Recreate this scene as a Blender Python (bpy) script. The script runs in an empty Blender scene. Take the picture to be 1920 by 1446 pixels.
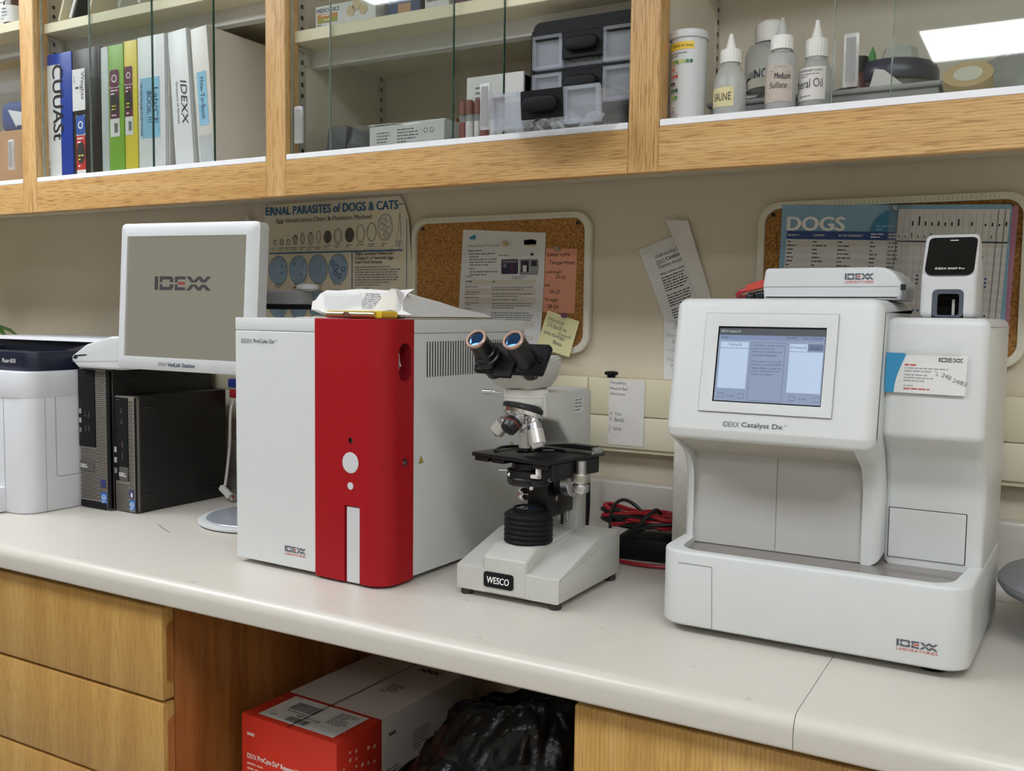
import bpy, bmesh, math, random
from mathutils import Matrix, Vector, Euler, noise
random.seed(7)
PI = math.pi
R_ = math.radians
S = bpy.context.scene
C = S.collection

# ------------------------------------------------------------------ camera
cam_data = bpy.data.cameras.new('camera')
cam_data.sensor_width = 36.0
cam_data.lens = 1794.4 / 1920 * 36.0
cam = bpy.data.objects.new('camera', cam_data)
C.objects.link(cam)
def cam_matrix(yaw, pitch, roll, loc):
    fwd = Vector((-math.sin(yaw) * math.cos(pitch), math.cos(yaw) * math.cos(pitch), -math.sin(pitch)))
    right = Vector((math.cos(yaw), math.sin(yaw), 0))
    down = fwd.cross(right)
    r2 = right * math.cos(roll) + down * math.sin(roll)
    up = -(-right * math.sin(roll) + down * math.cos(roll))
    m = Matrix.Identity(4)
    for i in range(3):
        m[i][0], m[i][1], m[i][2], m[i][3] = r2[i], up[i], -fwd[i], loc[i]
    return m
cam.matrix_world = cam_matrix(.5133, .0744, -.0126, (0, -1.6, 1.31))
S.camera = cam

# ------------------------------------------------------------------ world, exposure
W = bpy.data.worlds.new('world')
S.world = W
W.use_nodes = True
W.node_tree.nodes['Background'].inputs[0].default_value = (.9, .95, 1, 1)
W.node_tree.nodes['Background'].inputs[1].default_value = .05
S.view_settings.view_transform = 'Standard'
S.view_settings.look = 'None'
S.view_settings.gamma = 1
S.view_settings.use_curve_mapping = False
S.view_settings.exposure = 0.42
S.cycles.transparent_max_bounces = 32
LIGHT = 9.0            # emission of the ceiling diffusers

# ------------------------------------------------------------------ materials
def lin(c):
    if isinstance(c, str):
        c = [int(c[i:i + 2], 16) for i in (0, 2, 4)]
    return tuple(((v / 255) / 12.92 if v / 255 <= .04045 else ((v / 255 + .055) / 1.055) ** 2.4) for v in c[:3]) + (1,)
_m = {}
def newmat(name):
    m = bpy.data.materials.new(name)
    m.use_nodes = True
    nt = m.node_tree
    return m, nt, nt.nodes['Principled BSDF']
def N(nt, kind, **kw):
    n = nt.nodes.new(kind)
    for k, v in kw.items():
        setattr(n, k, v)
    return n
def mapping(nt, scale, coord='Object'):
    tc = N(nt, 'ShaderNodeTexCoord')
    mp = N(nt, 'ShaderNodeMapping')
    mp.inputs['Scale'].default_value = scale
    nt.links.new(tc.outputs[coord], mp.inputs['Vector'])
    return mp.outputs['Vector']
def ramp(nt, stops):
    r = N(nt, 'ShaderNodeValToRGB')
    el = r.color_ramp.elements
    el[0].position, el[0].color = stops[0][0], stops[0][1]
    el[1].position, el[1].color = stops[-1][0], stops[-1][1]
    for p, c in stops[1:-1]:
        e = el.new(p); e.color = c
    return r
def bump(nt, b, src, strength, dist=.001):
    bp = N(nt, 'ShaderNodeBump')
    bp.inputs['Strength'].default_value = strength
    bp.inputs['Distance'].default_value = dist
    nt.links.new(src, bp.inputs['Height'])
    nt.links.new(bp.outputs[0], b.inputs['Normal'])
def plain(name, col, rough=.5, metal=0, var=.04, nscale=30, bmp=0, bscale=400, coat=0, spec=.5):
    """a solid colour with a faint cloudy variation and optional grain bump"""
    if name in _m: return _m[name]
    m, nt, b = newmat(name)
    c = lin(col)
    b.inputs['Roughness'].default_value = rough
    b.inputs['Metallic'].default_value = metal
    b.inputs['Specular IOR Level'].default_value = spec
    if coat: b.inputs['Coat Weight'].default_value = coat
    if var:
        v = mapping(nt, (nscale,) * 3)
        no = N(nt, 'ShaderNodeTexNoise'); no.inputs['Scale'].default_value = 1; no.inputs['Detail'].default_value = 3
        nt.links.new(v, no.inputs['Vector'])
        r = ramp(nt, [(.3, tuple(x * (1 - var) for x in c[:3]) + (1,)), (.7, tuple(min(1, x * (1 + var)) for x in c[:3]) + (1,))])
        nt.links.new(no.outputs['Fac'], r.inputs['Fac'])
        nt.links.new(r.outputs['Color'], b.inputs['Base Color'])
    else:
        b.inputs['Base Color'].default_value = c
    if bmp:
        v2 = mapping(nt, (bscale,) * 3)
        n2 = N(nt, 'ShaderNodeTexNoise'); n2.inputs['Scale'].default_value = 1; n2.inputs['Detail'].default_value = 2
        nt.links.new(v2, n2.inputs['Vector'])
        bump(nt, b, n2.outputs['Fac'], bmp)
    _m[name] = m
    return m
def wood(name, light, mid, dark, axis='x', rough=.38, fine=1.0, rings=1.0, coat=.15, pore=.85):
    """flat-sawn boards: soft growth bands, thin ring lines and fine short pores along one axis"""
    if name in _m: return _m[name]
    m, nt, b = newmat(name)
    def sc(a, l):      # l along the grain, a across it
        return {'x': (l, a, a), 'z': (a, a, l), 'y': (a, l, a)}[axis]
    def nz(a, l, detail=3, dist=0.0):
        n = N(nt, 'ShaderNodeTexNoise'); n.inputs['Scale'].default_value = 1; n.inputs['Detail'].default_value = detail; n.inputs['Distortion'].default_value = dist
        nt.links.new(mapping(nt, sc(a, l)), n.inputs['Vector']); return n.outputs['Fac']
    big = nz(22 * rings, 1.3, 3, .8)
    wv = N(nt, 'ShaderNodeTexWave'); wv.wave_type = 'BANDS'; wv.bands_direction = {'x': 'Z', 'z': 'X', 'y': 'X'}[axis]
    wv.inputs['Scale'].default_value = 1; wv.inputs['Distortion'].default_value = 5; wv.inputs['Detail'].default_value = 2; wv.inputs['Detail Scale'].default_value = .5
    nt.links.new(mapping(nt, sc(75 * rings, 3.0)), wv.inputs['Vector'])
    pores = nz(520 * fine, 26, 2); fibre = nz(1500 * fine, 30, 1)
    r = ramp(nt, [(.28, lin(dark)), (.5, lin(mid)), (.72, lin(light))])
    nt.links.new(big, r.inputs['Fac'])
    def mult(col, fac_socket, stops, amount):
        q = ramp(nt, stops); nt.links.new(fac_socket, q.inputs['Fac'])
        x = N(nt, 'ShaderNodeMix', data_type='RGBA', blend_type='MULTIPLY'); x.inputs[0].default_value = amount
        nt.links.new(col, x.inputs[6]); nt.links.new(q.outputs['Color'], x.inputs[7]); return x.outputs[2]
    c = mult(r.outputs['Color'], wv.outputs['Fac'], [(.05, (.70, .60, .48, 1)), (.35, (1, 1, 1, 1))], .42)
    c = mult(c, pores, [(.36, (.62, .50, .38, 1)), (.47, (1, 1, 1, 1))], pore)
    c = mult(c, fibre, [(.3, (.86, .82, .76, 1)), (.7, (1.04, 1.04, 1.04, 1))], .8)
    nt.links.new(c, b.inputs['Base Color'])
    b.inputs['Roughness'].default_value = rough
    b.inputs['Coat Weight'].default_value = coat
    b.inputs['Coat Roughness'].default_value = .3
    bump(nt, b, pores, .12, .0006)
    _m[name] = m
    return m
def thin_glass(name, tint, refl=1.0):
    m, nt, b = newmat(name)
    nt.nodes.remove(b)
    out = nt.nodes['Material Output']
    lw = N(nt, 'ShaderNodeLayerWeight'); lw.inputs['Blend'].default_value = .5
    pw = N(nt, 'ShaderNodeMath', operation='POWER'); pw.inputs[1].default_value = 5
    nt.links.new(lw.outputs['Facing'], pw.inputs[0])
    mu = N(nt, 'ShaderNodeMath', operation='MULTIPLY_ADD'); mu.inputs[1].default_value = .85 * refl; mu.inputs[2].default_value = .05 * refl
    nt.links.new(pw.outputs[0], mu.inputs[0])
    t = N(nt, 'ShaderNodeBsdfTransparent'); t.inputs[0].default_value = tint
    g = N(nt, 'ShaderNodeBsdfGlossy'); g.inputs['Roughness'].default_value = .015
    mx = N(nt, 'ShaderNodeMixShader')
    nt.links.new(mu.outputs[0], mx.inputs[0]); nt.links.new(t.outputs[0], mx.inputs[1]); nt.links.new(g.outputs[0], mx.inputs[2])
    nt.links.new(mx.outputs[0], out.inputs['Surface'])
    _m[name] = m
    return m
def frosted(name, col, solid=.55, rough=.25):
    """cloudy plastic one can half see through"""
    m, nt, b = newmat(name)
    out = nt.nodes['Material Output']
    b.inputs['Base Color'].default_value = lin(col); b.inputs['Roughness'].default_value = rough
    b.inputs['Subsurface Weight'].default_value = 0
    t = N(nt, 'ShaderNodeBsdfTransparent'); t.inputs[0].default_value = (.95, .96, .97, 1)
    mx = N(nt, 'ShaderNodeMixShader'); mx.inputs[0].default_value = solid
    nt.links.new(t.outputs[0], mx.inputs[1]); nt.links.new(b.outputs[0], mx.inputs[2])
    nt.links.new(mx.outputs[0], out.inputs['Surface'])
    _m[name] = m
    return m
def glow(name, col, strength):
    m, nt, b = newmat(name)
    b.inputs['Base Color'].default_value = (0.02, .02, .02, 1)
    b.inputs['Roughness'].default_value = .25
    b.inputs['Emission Color'].default_value = lin(col)
    b.inputs['Emission Strength'].default_value = strength
    _m[name] = m
    return m

WALL = plain('wall paint', 'D4C8B2', .75, 0, .03, 3, .55, 130)
WALL3 = plain('dim wall paint', '8F8776', .8, 0, .02, 3)
WALL2 = plain('pale wall paint', 'E4DFD4', .8, 0, .02, 3)
CEIL = plain('ceiling tile', 'DAD8D0', .9, 0, .05, 8, .4, 300)
FLOOR = plain('floor tile', 'B4AFA4', .5, 0, .1, 12)
OAKX = wood('oak rail', 'DDB880', 'D3AA6E', 'C2965A', 'x')
OAKZ = wood('oak stile', 'DDB880', 'D3AA6E', 'C2965A', 'z')
OAKD = wood('oak drawer', 'D6AE6C', 'CBA05A', 'BE9150', 'z', .42, .8, .8, .1, .4)
PINE = wood('pine side', 'C2834B', 'AC7038', '85501F', 'z', .45, .5, .8, .1, .3)
LAM = plain('laminate', 'CFC9BE', .3, 0, .012, 40, .05, 900)
CABIN = plain('cabinet inside', 'DDD4C0', .6, 0, .03, 10)
SHELF = plain('shelf edge', 'E6DDBE', .5, 0, .02, 20)
BATT = plain('white batten', 'DAD9D4', .5, 0, .04, 30)
TRACK = plain('white track', 'F0F0F2', .35, 0, .02, 40)
STEEL = plain('standard metal', 'CFCBC0', .4, .4, .03, 60)
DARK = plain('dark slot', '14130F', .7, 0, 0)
GLASS = thin_glass('glass pane', (.972, .982, .975, 1), 1.0)
GEDGE2 = plain('glass edge pale', '93A299', .2, 0, .1, 60)
GEDGE = plain('glass edge', '2C4A3E', .15, 0, .15, 60)
ACRYL = frosted('clear acrylic', 'E8E8E6', .35, .1)
WHITE = plain('white enamel', 'D3D5D3', .38, 0, .012, 25, .04, 1500)
WHITE2 = plain('white plastic', 'CDCECE', .35, 0, .012, 25)
WARMW = plain('warm white enamel', 'DCDAD2', .4, 0, .02, 25, .05, 900)
OFFW = plain('cream plastic', 'E5DFC4', .45, 0, .03, 15)
GREYP = plain('grey panel', 'BFBDB8', .4, 0, .02, 25)
TRAYM = plain('grey tray', '86807A', .14, 0, .06, 30)
BLACK = plain('black plastic', '19191B', .5, 0, .06, 60, .1, 1500, spec=.16)
BLACKM = plain('black metal', '121214', .35, 0, .1, 40)
BLACKG = plain('black gloss', '0A0A0C', .08, 0, 0)
RED = plain('red enamel', '9E0F18', .5, 0, .015, 25, .06, 1500, spec=.25)
DRED = plain('dark red recess', '80101A', .45, 0, .02, 30)
CHROME = plain('chrome', 'E8E8EA', .12, 1, .02, 30)
SILVER = plain('satin silver', 'CFCFD2', .28, 1, .04, 60)
BRASS = plain('brass', 'C9B48A', .3, 1, .05, 60)
COPPER = plain('copper ring', 'B89A8A', .35, .8, .04, 60)
NAVY = plain('navy plastic', '171C30', .4, 0, .03, 40)
INK = plain('ink', '26262A', .6, 0, 0)
GINK = plain('grey ink', '74747A', .6, 0, 0)
LINK = plain('light grey ink', '9A9A9C', .6, 0, 0)
LOGO = plain('logo grey', '57595F', .5, 0, 0)
LOGOR = plain('logo red', 'C4382E', .5, 0, 0)
NAVYT = plain('navy lettering', '2A3A55', .5, 0, 0)
WINK = plain('white ink', 'F4F2EE', .5, 0, 0)
PAPER = plain('white paper', 'DCDBD8', .75, 0, .02, 40)
PAPERG = plain('greyed paper', 'DDD9D2', .75, 0, .03, 40)
# ------------------------------------------------------------------ mesh tools
def V3(p): return Vector(p)
def plane_frame(o, u, v):
    """matrix that puts local X along u, local Y along v, at o"""
    u = Vector(u).normalized(); v = Vector(v); v = (v - u * v.dot(u)).normalized(); w = u.cross(v)
    m = Matrix.Identity(4)
    for i in range(3):
        m[i][0], m[i][1], m[i][2], m[i][3] = u[i], v[i], w[i], o[i]
    return m
FRONT = lambda x, y, z: plane_frame((x, y, z), (1, 0, 0), (0, 0, 1))       # a plane that faces -y
RIGHT = lambda x, y, z: plane_frame((x, y, z), (0, 1, 0), (0, 0, 1))       # a plane that faces +x
TOP = lambda x, y, z: plane_frame((x, y, z), (1, 0, 0), (0, 1, 0))         # a plane that faces +z
_fonts = {}
class P:
    """one part: geometry collected for a single mesh object"""
    def __init__(s, mats=None):
        s.bm = bmesh.new(); s.mats = mats if mats is not None else []
    def mi(s, m):
        if m not in s.mats: s.mats.append(m)
        return s.mats.index(m)
    def add(s, tb, m, M=None):
        i = s.mi(m)
        for f in tb.faces: f.material_index = i
        if M is not None: tb.transform(M)
        me = bpy.data.meshes.new('tmp'); tb.to_mesh(me); tb.free()
        s.bm.from_mesh(me); bpy.data.meshes.remove(me)
        return s
    def box(s, x0, x1, y0, y1, z0, z1, m, bev=0, seg=2, M=None):
        tb = bmesh.new()
        bmesh.ops.create_cube(tb, size=1)
        for v in tb.verts:
            v.co = Vector(((x0 + x1) / 2 + v.co.x * (x1 - x0), (y0 + y1) / 2 + v.co.y * (y1 - y0), (z0 + z1) / 2 + v.co.z * (z1 - z0)))
        if bev: bmesh.ops.bevel(tb, geom=tb.edges[:], offset=bev, segments=seg, affect='EDGES', profile=.5)
        return s.add(tb, m, M)
    def prism(s, pts, axis, a, b, m, bev=0, seg=2, M=None, scale_b=None, sides_only=False):
        """polygon pts in the plane across axis, from a to b; x: (y,z) y: (x,z) z: (x,y)"""
        tb = bmesh.new()
        def p3(p, t):
            return {'x': (t, p[0], p[1]), 'y': (p[0], t, p[1]), 'z': (p[0], p[1], t)}[axis]
        cx = sum(p[0] for p in pts) / len(pts); cy = sum(p[1] for p in pts) / len(pts)
        lo = [tb.verts.new(p3(p, a)) for p in pts]
        k = scale_b or 1
        hi = [tb.verts.new(p3((cx + (p[0] - cx) * k, cy + (p[1] - cy) * k), b)) for p in pts]
        n = len(pts)
        tb.faces.new(lo); tb.faces.new(hi)
        for i in range(n): tb.faces.new((lo[i], lo[(i + 1) % n], hi[(i + 1) % n], hi[i]))
        bmesh.ops.recalc_face_normals(tb, faces=tb.faces[:])
        if bev:
            caps = set(lo + hi)
            ed = [e for e in tb.edges if (e.verts[0] in lo and e.verts[1] in lo) or (e.verts[0] in hi and e.verts[1] in hi)]
            bmesh.ops.bevel(tb, geom=ed, offset=bev, segments=seg, affect='EDGES', profile=.5)
        return s.add(tb, m, M)
    def loft(s, rings, m, caps=True, closed=True, M=None):
        tb = bmesh.new()
        rv = [[tb.verts.new(p) for p in r] for r in rings]
        n = len(rv[0])
        for a, b in zip(rv, rv[1:]):
            for i in range(n if closed else n - 1):
                tb.faces.new((a[i], a[(i + 1) % n], b[(i + 1) % n], b[i]))
        if caps:
            tb.faces.new(rv[0]); tb.faces.new(rv[-1])
        bmesh.ops.recalc_face_normals(tb, faces=tb.faces[:])
        return s.add(tb, m, M)
    def lathe(s, prof, m, c=(0, 0, 0), d=(0, 0, 1), seg=32, M=None):
        """prof: (radius, height) from bottom to top along direction d from c"""
        rings = []
        q = Vector((0, 0, 1)).rotation_difference(Vector(d).normalized()).to_matrix()
        for r, h in prof:
            r = max(r, 1e-5)
            rings.append([tuple(Vector(c) + q @ Vector((r * math.cos(2 * PI * i / seg), r * math.sin(2 * PI * i / seg), h))) for i in range(seg)])
        return s.loft(rings, m, M=M)
    def tube(s, pts, r, m, seg=10, smooth=True, closed=False, M=None):
        pts = [Vector(p) for p in pts]
        if smooth and len(pts) > 2:
            out = []; n = len(pts)
            rng = range(n if closed else n - 1)
            for i in rng:
                p0 = pts[(i - 1) % n] if (closed or i > 0) else pts[0]
                p1 = pts[i]; p2 = pts[(i + 1) % n]
                p3 = pts[(i + 2) % n] if (closed or i + 2 < n) else pts[-1]
                for k in range(6):
                    t = k / 6
                    out.append(.5 * ((2 * p1) + (-p0 + p2) * t + (2 * p0 - 5 * p1 + 4 * p2 - p3) * t * t + (-p0 + 3 * p1 - 3 * p2 + p3) * t ** 3))
            if not closed: out.append(pts[-1])
            pts = out
        rings = []; up = Vector((0, 0, 1)); n = len(pts)
        prev = None
        for i in range(n):
            a = pts[i - 1] if (i > 0 or closed) else pts[i]
            b = pts[(i + 1) % n] if (i < n - 1 or closed) else pts[i]
            t = (b - a).normalized()
            if prev is None:
                side = t.cross(up if abs(t.z) < .9 else Vector((1, 0, 0))).normalized()
            else:
                side = (prev - t * prev.dot(t)).normalized()
            prev = side; w = t.cross(side)
            rr = r[i * (len(r) - 1) // max(1, n - 1)] if isinstance(r, (list, tuple)) else r
            rings.append([tuple(pts[i] + side * rr * math.cos(2 * PI * k / seg) + w * rr * math.sin(2 * PI * k / seg)) for k in range(seg)])
        if closed: rings.append(rings[0])
        return s.loft(rings, m, caps=not closed, M=M)
    def cyl(s, a, b, r, m, seg=20, r2=None):
        a, b = Vector(a), Vector(b); L = (b - a).length
        return s.lathe([(r, 0), (r if r2 is None else r2, L)], m, a, b - a, seg)
    def poly(s, pts, m, M=None):
        tb = bmesh.new(); tb.faces.new([tb.verts.new(p if len(p) == 3 else (p[0], p[1], 0)) for p in pts])
        return s.add(tb, m, M)
    def rect(s, x0, y0, x1, y1, m, M, z=0):
        return s.poly([(x0, y0, z), (x1, y0, z), (x1, y1, z), (x0, y1, z)], m, M)
    def disc(s, x, y, r, m, M, z=0, ry=None, seg=28):
        ry = ry or r
        return s.poly([(x + r * math.cos(2 * PI * i / seg), y + ry * math.sin(2 * PI * i / seg), z) for i in range(seg)], m, M)
    def ring(s, x, y, r, w, m, M, z=0, ry=None, seg=32):
        ry = ry or r
        tb = bmesh.new()
        A = [tb.verts.new((x + r * math.cos(2 * PI * i / seg), y + ry * math.sin(2 * PI * i / seg), z)) for i in range(seg)]
        B = [tb.verts.new((x + (r - w) * math.cos(2 * PI * i / seg), y + (ry - w) * math.sin(2 * PI * i / seg), z)) for i in range(seg)]
        for i in range(seg): tb.faces.new((A[i], A[(i + 1) % seg], B[(i + 1) % seg], B[i]))
        return s.add(tb, m, M)
    def line(s, pts, w, m, M, z=0):
        """a drawn stroke of width w through the 2D pts"""
        for a, b in zip(pts, pts[1:]):
            dx, dy = b[0] - a[0], b[1] - a[1]; L = math.hypot(dx, dy) or 1
            nx, ny = -dy / L * w / 2, dx / L * w / 2; ex, ey = dx / L * w * .3, dy / L * w * .3
            s.poly([(a[0] - ex + nx, a[1] - ey + ny, z), (a[0] - ex - nx, a[1] - ey - ny, z), (b[0] + ex - nx, b[1] + ey - ny, z), (b[0] + ex + nx, b[1] + ey + ny, z)], m, M)
        return s
    def text(s, body, x, y, w, h, m, M, bold=0, z=0, shear=0, jitter=0):
        """flat lettering fitted into the box x..x+w, y..y+h of plane M (w or h None keeps proportions)"""
        cu = bpy.data.curves.new('t', 'FONT'); cu.body = body; cu.size = 1; cu.shear = shear; cu.resolution_u = 3
        ob = bpy.data.objects.new('t', cu); C.objects.link(ob)
        dg = bpy.context.evaluated_depsgraph_get()
        me = bpy.data.meshes.new_from_object(ob.evaluated_get(dg))
        bpy.data.objects.remove(ob); bpy.data.curves.remove(cu)
        tb = bmesh.new(); tb.from_mesh(me); bpy.data.meshes.remove(me)
        if not tb.verts: tb.free(); return s
        xs = [v.co.x for v in tb.verts]; ys = [v.co.y for v in tb.verts]
        x0, x1, y0, y1 = min(xs), max(xs), min(ys), max(ys)
        kx = w / (x1 - x0) if w else None; ky = h / (y1 - y0) if h else None
        kx = kx or ky; ky = ky or kx
        for v in tb.verts:
            px, py = x + (v.co.x - x0) * kx, y + (v.co.y - y0) * ky
            if jitter: py += jitter * math.sin((v.co.x - x0) * 2.3) ; px += jitter * math.sin((v.co.x - x0) * 1.7 + 1)
            v.co = Vector((px, py, z))
        if bold:
            for k, (sx, sy) in enumerate(((-1, 0), (1, 0), (0, .5), (0, -.5))):
                t2 = tb.copy()
                for v in t2.verts: v.co.x += sx * bold * ky; v.co.y += sy * bold * ky; v.co.z += 3e-5 * (k + 1)
                s.add(t2, m, M)
        return s.add(tb, m, M)
    def bars(s, x, y, w, n, step, m, M, th=None, z=0, ragged=.25):
        """n lines of print too small to read: rows of word-long dashes, going down from y"""
        th = th or step * .38
        for k in range(n):
            cx = x; end = x + w * (1 - (random.random() * ragged if k < n - 1 else .2 + .5 * random.random() * min(1, ragged * 4)))
            while cx < end - step * .3:
                L = min(step * (.6 + 1.9 * random.random()), end - cx)
                s.rect(cx, y - k * step - th, cx + L, y - k * step, m, M, z)
                cx += L + step * .3
        return s
    def cut(s, other):
        """subtract another part's shape"""
        a = s._ob(); b = other._ob()
        md = a.modifiers.new('b', 'BOOLEAN'); md.operation = 'DIFFERENCE'; md.solver = 'EXACT'; md.object = b
        dg = bpy.context.evaluated_depsgraph_get()
        me = bpy.data.meshes.new_from_object(a.evaluated_get(dg))
        s.bm = bmesh.new(); s.bm.from_mesh(me)
        for o in (a, b):
            d = o.data; bpy.data.objects.remove(o); bpy.data.meshes.remove(d)
        bpy.data.meshes.remove(me)
        return s
    def _ob(s):
        me = bpy.data.meshes.new('b'); s.bm.to_mesh(me); s.bm.free()
        for m in s.mats: me.materials.append(m)
        o = bpy.data.objects.new('b', me); C.objects.link(o); return o
    def bend(s, f):
        for v in s.bm.verts: v.co = Vector(f(v.co))
        return s
    def done(s, name, parent=None, loc=None, rz=0, smooth=35, label=None):
        me = bpy.data.meshes.new(name)
        bmesh.ops.remove_doubles(s.bm, verts=s.bm.verts[:], dist=1e-6)
        s.bm.to_mesh(me); s.bm.free()
        for m in s.mats: me.materials.append(m)
        if smooth:
            me.shade_smooth(); me.set_sharp_from_angle(angle=R_(smooth))
        o = bpy.data.objects.new(name, me); C.objects.link(o)
        if parent: o.parent = parent
        if loc: o.location = loc
        o.rotation_euler[2] = rz
        if label: o['label'] = label
        return o
def rrect(x0, y0, x1, y1, r, n=5):
    """rounded rectangle outline; r one radius or four (bl, br, tr, tl)"""
    rs = r if isinstance(r, (list, tuple)) else (r,) * 4
    out = []
    for (cx, cy, a0, q) in ((x0, y0, 180, 0), (x1, y0, 270, 1), (x1, y1, 0, 2), (x0, y1, 90, 3)):
        rr = rs[q]
        if rr <= 1e-6: out.append((cx, cy)); continue
        ox = cx + rr * (1 if q in (0, 3) else -1); oy = cy + rr * (1 if q in (0, 1) else -1)
        for i in range(n + 1):
            a = R_(a0 + 90 * i / n); out.append((ox + rr * math.cos(a), oy + rr * math.sin(a)))
    return out
def fillet(pts, radii, n=5):
    """round the corners of a polygon: radii per corner (0 keeps it sharp)"""
    out = []; k = len(pts)
    for i in range(k):
        p = Vector(pts[i]); r = radii[i]
        if not r: out.append(tuple(p)); continue
        a = (Vector(pts[i - 1]) - p); b = (Vector(pts[(i + 1) % k]) - p)
        la, lb = a.length, b.length; a.normalize(); b.normalize()
        half = math.acos(max(-1, min(1, a.dot(b)))) / 2
        t = min(r / math.tan(half), la * .49, lb * .49); r = t * math.tan(half)
        c = p + (a + b).normalized() * (r / math.sin(half))
        s0 = p + a * t - c; s1 = p + b * t - c
        a0 = math.atan2(s0.y, s0.x); a1 = math.atan2(s1.y, s1.x)
        da = (a1 - a0 + PI) % (2 * PI) - PI
        for j in range(n + 1):
            an = a0 + da * j / n; out.append((c.x + r * math.cos(an), c.y + r * math.sin(an)))
    return out
def tag(o, label, cat, group=None, kind=None):
    o['label'] = label; o['category'] = cat
    if group: o['group'] = group
    if kind: o['kind'] = kind
    return o
def thing(name, label, cat, loc=(0, 0, 0), rz=0, group=None):
    o = bpy.data.objects.new(name, None); C.objects.link(o)
    o.empty_display_size = .02
    o.location = loc; o.rotation_euler = (0, 0, rz)
    return tag(o, label, cat, group)
def struct(p, name, **k):
    o = p.done(name, **k); o['kind'] = 'structure'; return o
def copy_thing(root, loc, label, group=None):
    """a copy of a thing with copies of its parts and sub-parts"""
    r = root.copy(); C.objects.link(r); r.location = loc; r['label'] = label
    if group: r['group'] = group
    def kids(src, dst):
        for ch in [o for o in bpy.data.objects if o.parent == src and o.name in C.objects]:
            c = ch.copy(); C.objects.link(c); c.parent = dst; kids(ch, c)
    kids(root, r)
    return r
def logo(p, x, y, h, M, dark=LOGO, red=LOGOR, w=None, z=0):
    """the split-letter IDEXX wordmark, h tall"""
    k = h; kx = (w / 3.85) if w else h
    def put(pts, m):
        p.poly([(x + a * kx, y + b * k, z) for a, b in pts], m, M)
    put([(0, 0), (.25, 0), (.25, 1), (0, 1)], dark)
    for f in (lambda b: b, lambda b: 1 - b):
        g = lambda pts: put([(a, f(b)) for a, b in pts] if f(1) == 1 else [(a, f(b)) for a, b in pts][::-1], dark)
        g([(.35, 1), (.35, .57), (.55, .57), (.55, .76), (1.05, .76), (1.05, .57), (1.3, .57), (1.3, .86), (1.16, 1)])
        g([(1.4, 1), (1.4, .57), (1.6, .57), (1.6, .78), (2.12, .78), (2.12, 1)])
        g([(2.17, 1), (2.5, .57), (2.78, .57), (2.46, 1)])
        g([(2.95, 1), (2.66, .66), (2.73, .57), (2.86, .57), (3.2, 1)])
        g([(3.02, .79), (3.2, .57), (3.5, .57), (3.18, .98)])
        g([(3.55, 1), (3.36, .75), (3.43, .62), (3.53, .62), (3.85, 1)])
    put([(1.62, .4), (2.1, .4), (2.1, .6), (1.62, .6)], red)
    return p
def logo_lab(p, x, y, h, M, w):
    """wordmark with the small red line under it; h is the whole height"""
    logo(p, x, y + h * .36, h * .64, M, w=w)
    p.text('LABORATORIES', x, y, w, h * .24, LOGOR, M)
    return p
# ================================================================== the room
struct(P().box(-4, 1.6, -4.6, 0, -.1, 0, FLOOR), 'floor')
struct(P().box(-4, 1.6, -4.6, .1, 2.4, 2.5, CEIL), 'ceiling')
struct(P().box(-4, 1.6, 0, .1, 0, 2.4, WALL), 'wall_back')
struct(P().box(-4, 1.6, -4.7, -4.6, 0, 2.4, WALL2), 'wall_front')
struct(P().box(-4.1, -4, -4.6, 0, 0, 2.4, WALL3), 'wall_left')
struct(P().box(1.6, 1.7, -4.6, 0, 0, 2.4, WALL2), 'wall_right')
DIFF = glow('light diffuser', 'F3F8FF', LIGHT)
FRM = plain('fixture frame', 'F0F0EE', .5)
def troffer(x0, x1, y0, y1, label):
    t = thing('ceiling_light', label, 'ceiling light', ((x0 + x1) / 2, (y0 + y1) / 2, 2.4), 0, 'fluorescent ceiling lights')
    a, b = (x1 - x0) / 2, (y1 - y0) / 2
    f = P()
    for q in ((-a, a, -b, -b + .03), (-a, a, b - .03, b), (-a, -a + .03, -b + .03, b - .03), (a - .03, a, -b + .03, b - .03)):
        f.box(*q, -.02, -.001, FRM)
    f.done('frame', t)
    P().box(-a + .03, a - .03, -b + .03, b - .03, -.014, -.003, DIFF).done('diffuser', t)
troffer(-.52, .72, -3.45, -2.9, 'fluorescent ceiling panel mirrored in the glass over the squeeze bottles')
troffer(-2.15, -.93, -1.78, -1.22, 'fluorescent ceiling panel over the red fronted machine')
troffer(-.2, 1.02, -1.78, -1.22, 'added unseen top light panel over the touchscreen analyser')  # added panel, never in view, for stronger top light
troffer(-3.05, -1.83, -1.1, -.55, 'added unseen fill light panel over the printer end of the counter')  # added light kept clear of the glass reflections, brightens printer and counter

# ================================================================== worktop
YF, ZC = -.62, .9
def worktop(x0, x1, label, bl):
    t = thing('countertop', label, 'countertop', (0, 0, 0))
    prof = fillet([(YF, .862), (YF + .02, .862), (YF + .02, .866), (-.002, .866), (-.002, ZC), (YF, ZC)], [.004, .0, 0, 0, 0, .017], 8)
    P().prism(prof, 'x', x0, x1, LAM).done('slab', t)
    pr = fillet([(-.05, ZC + .0005), (-.002, ZC + .0005), (-.002, 1.013), (-.02, 1.013), (-.02, ZC + .03), (-.035, ZC + .004)], [0, 0, 0, .006, .02, .02], 5)
    tag(P().prism(pr, 'x', x0, x1, LAM).done('backsplash', None), bl, 'backsplash')
    return t
wt = worktop(-3.2, -.2145, 'long off-white laminate worktop under the microscope and printer', 'off-white laminate upstand behind the microscope and cables')
worktop(-.2137, 1.4, 'off-white laminate worktop section past the seam below the touchscreen analyser', 'off-white laminate upstand behind the grey scale')
MARK = plain('scuff', '6E675C', .6, 0, 0)
sc = P()
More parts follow.
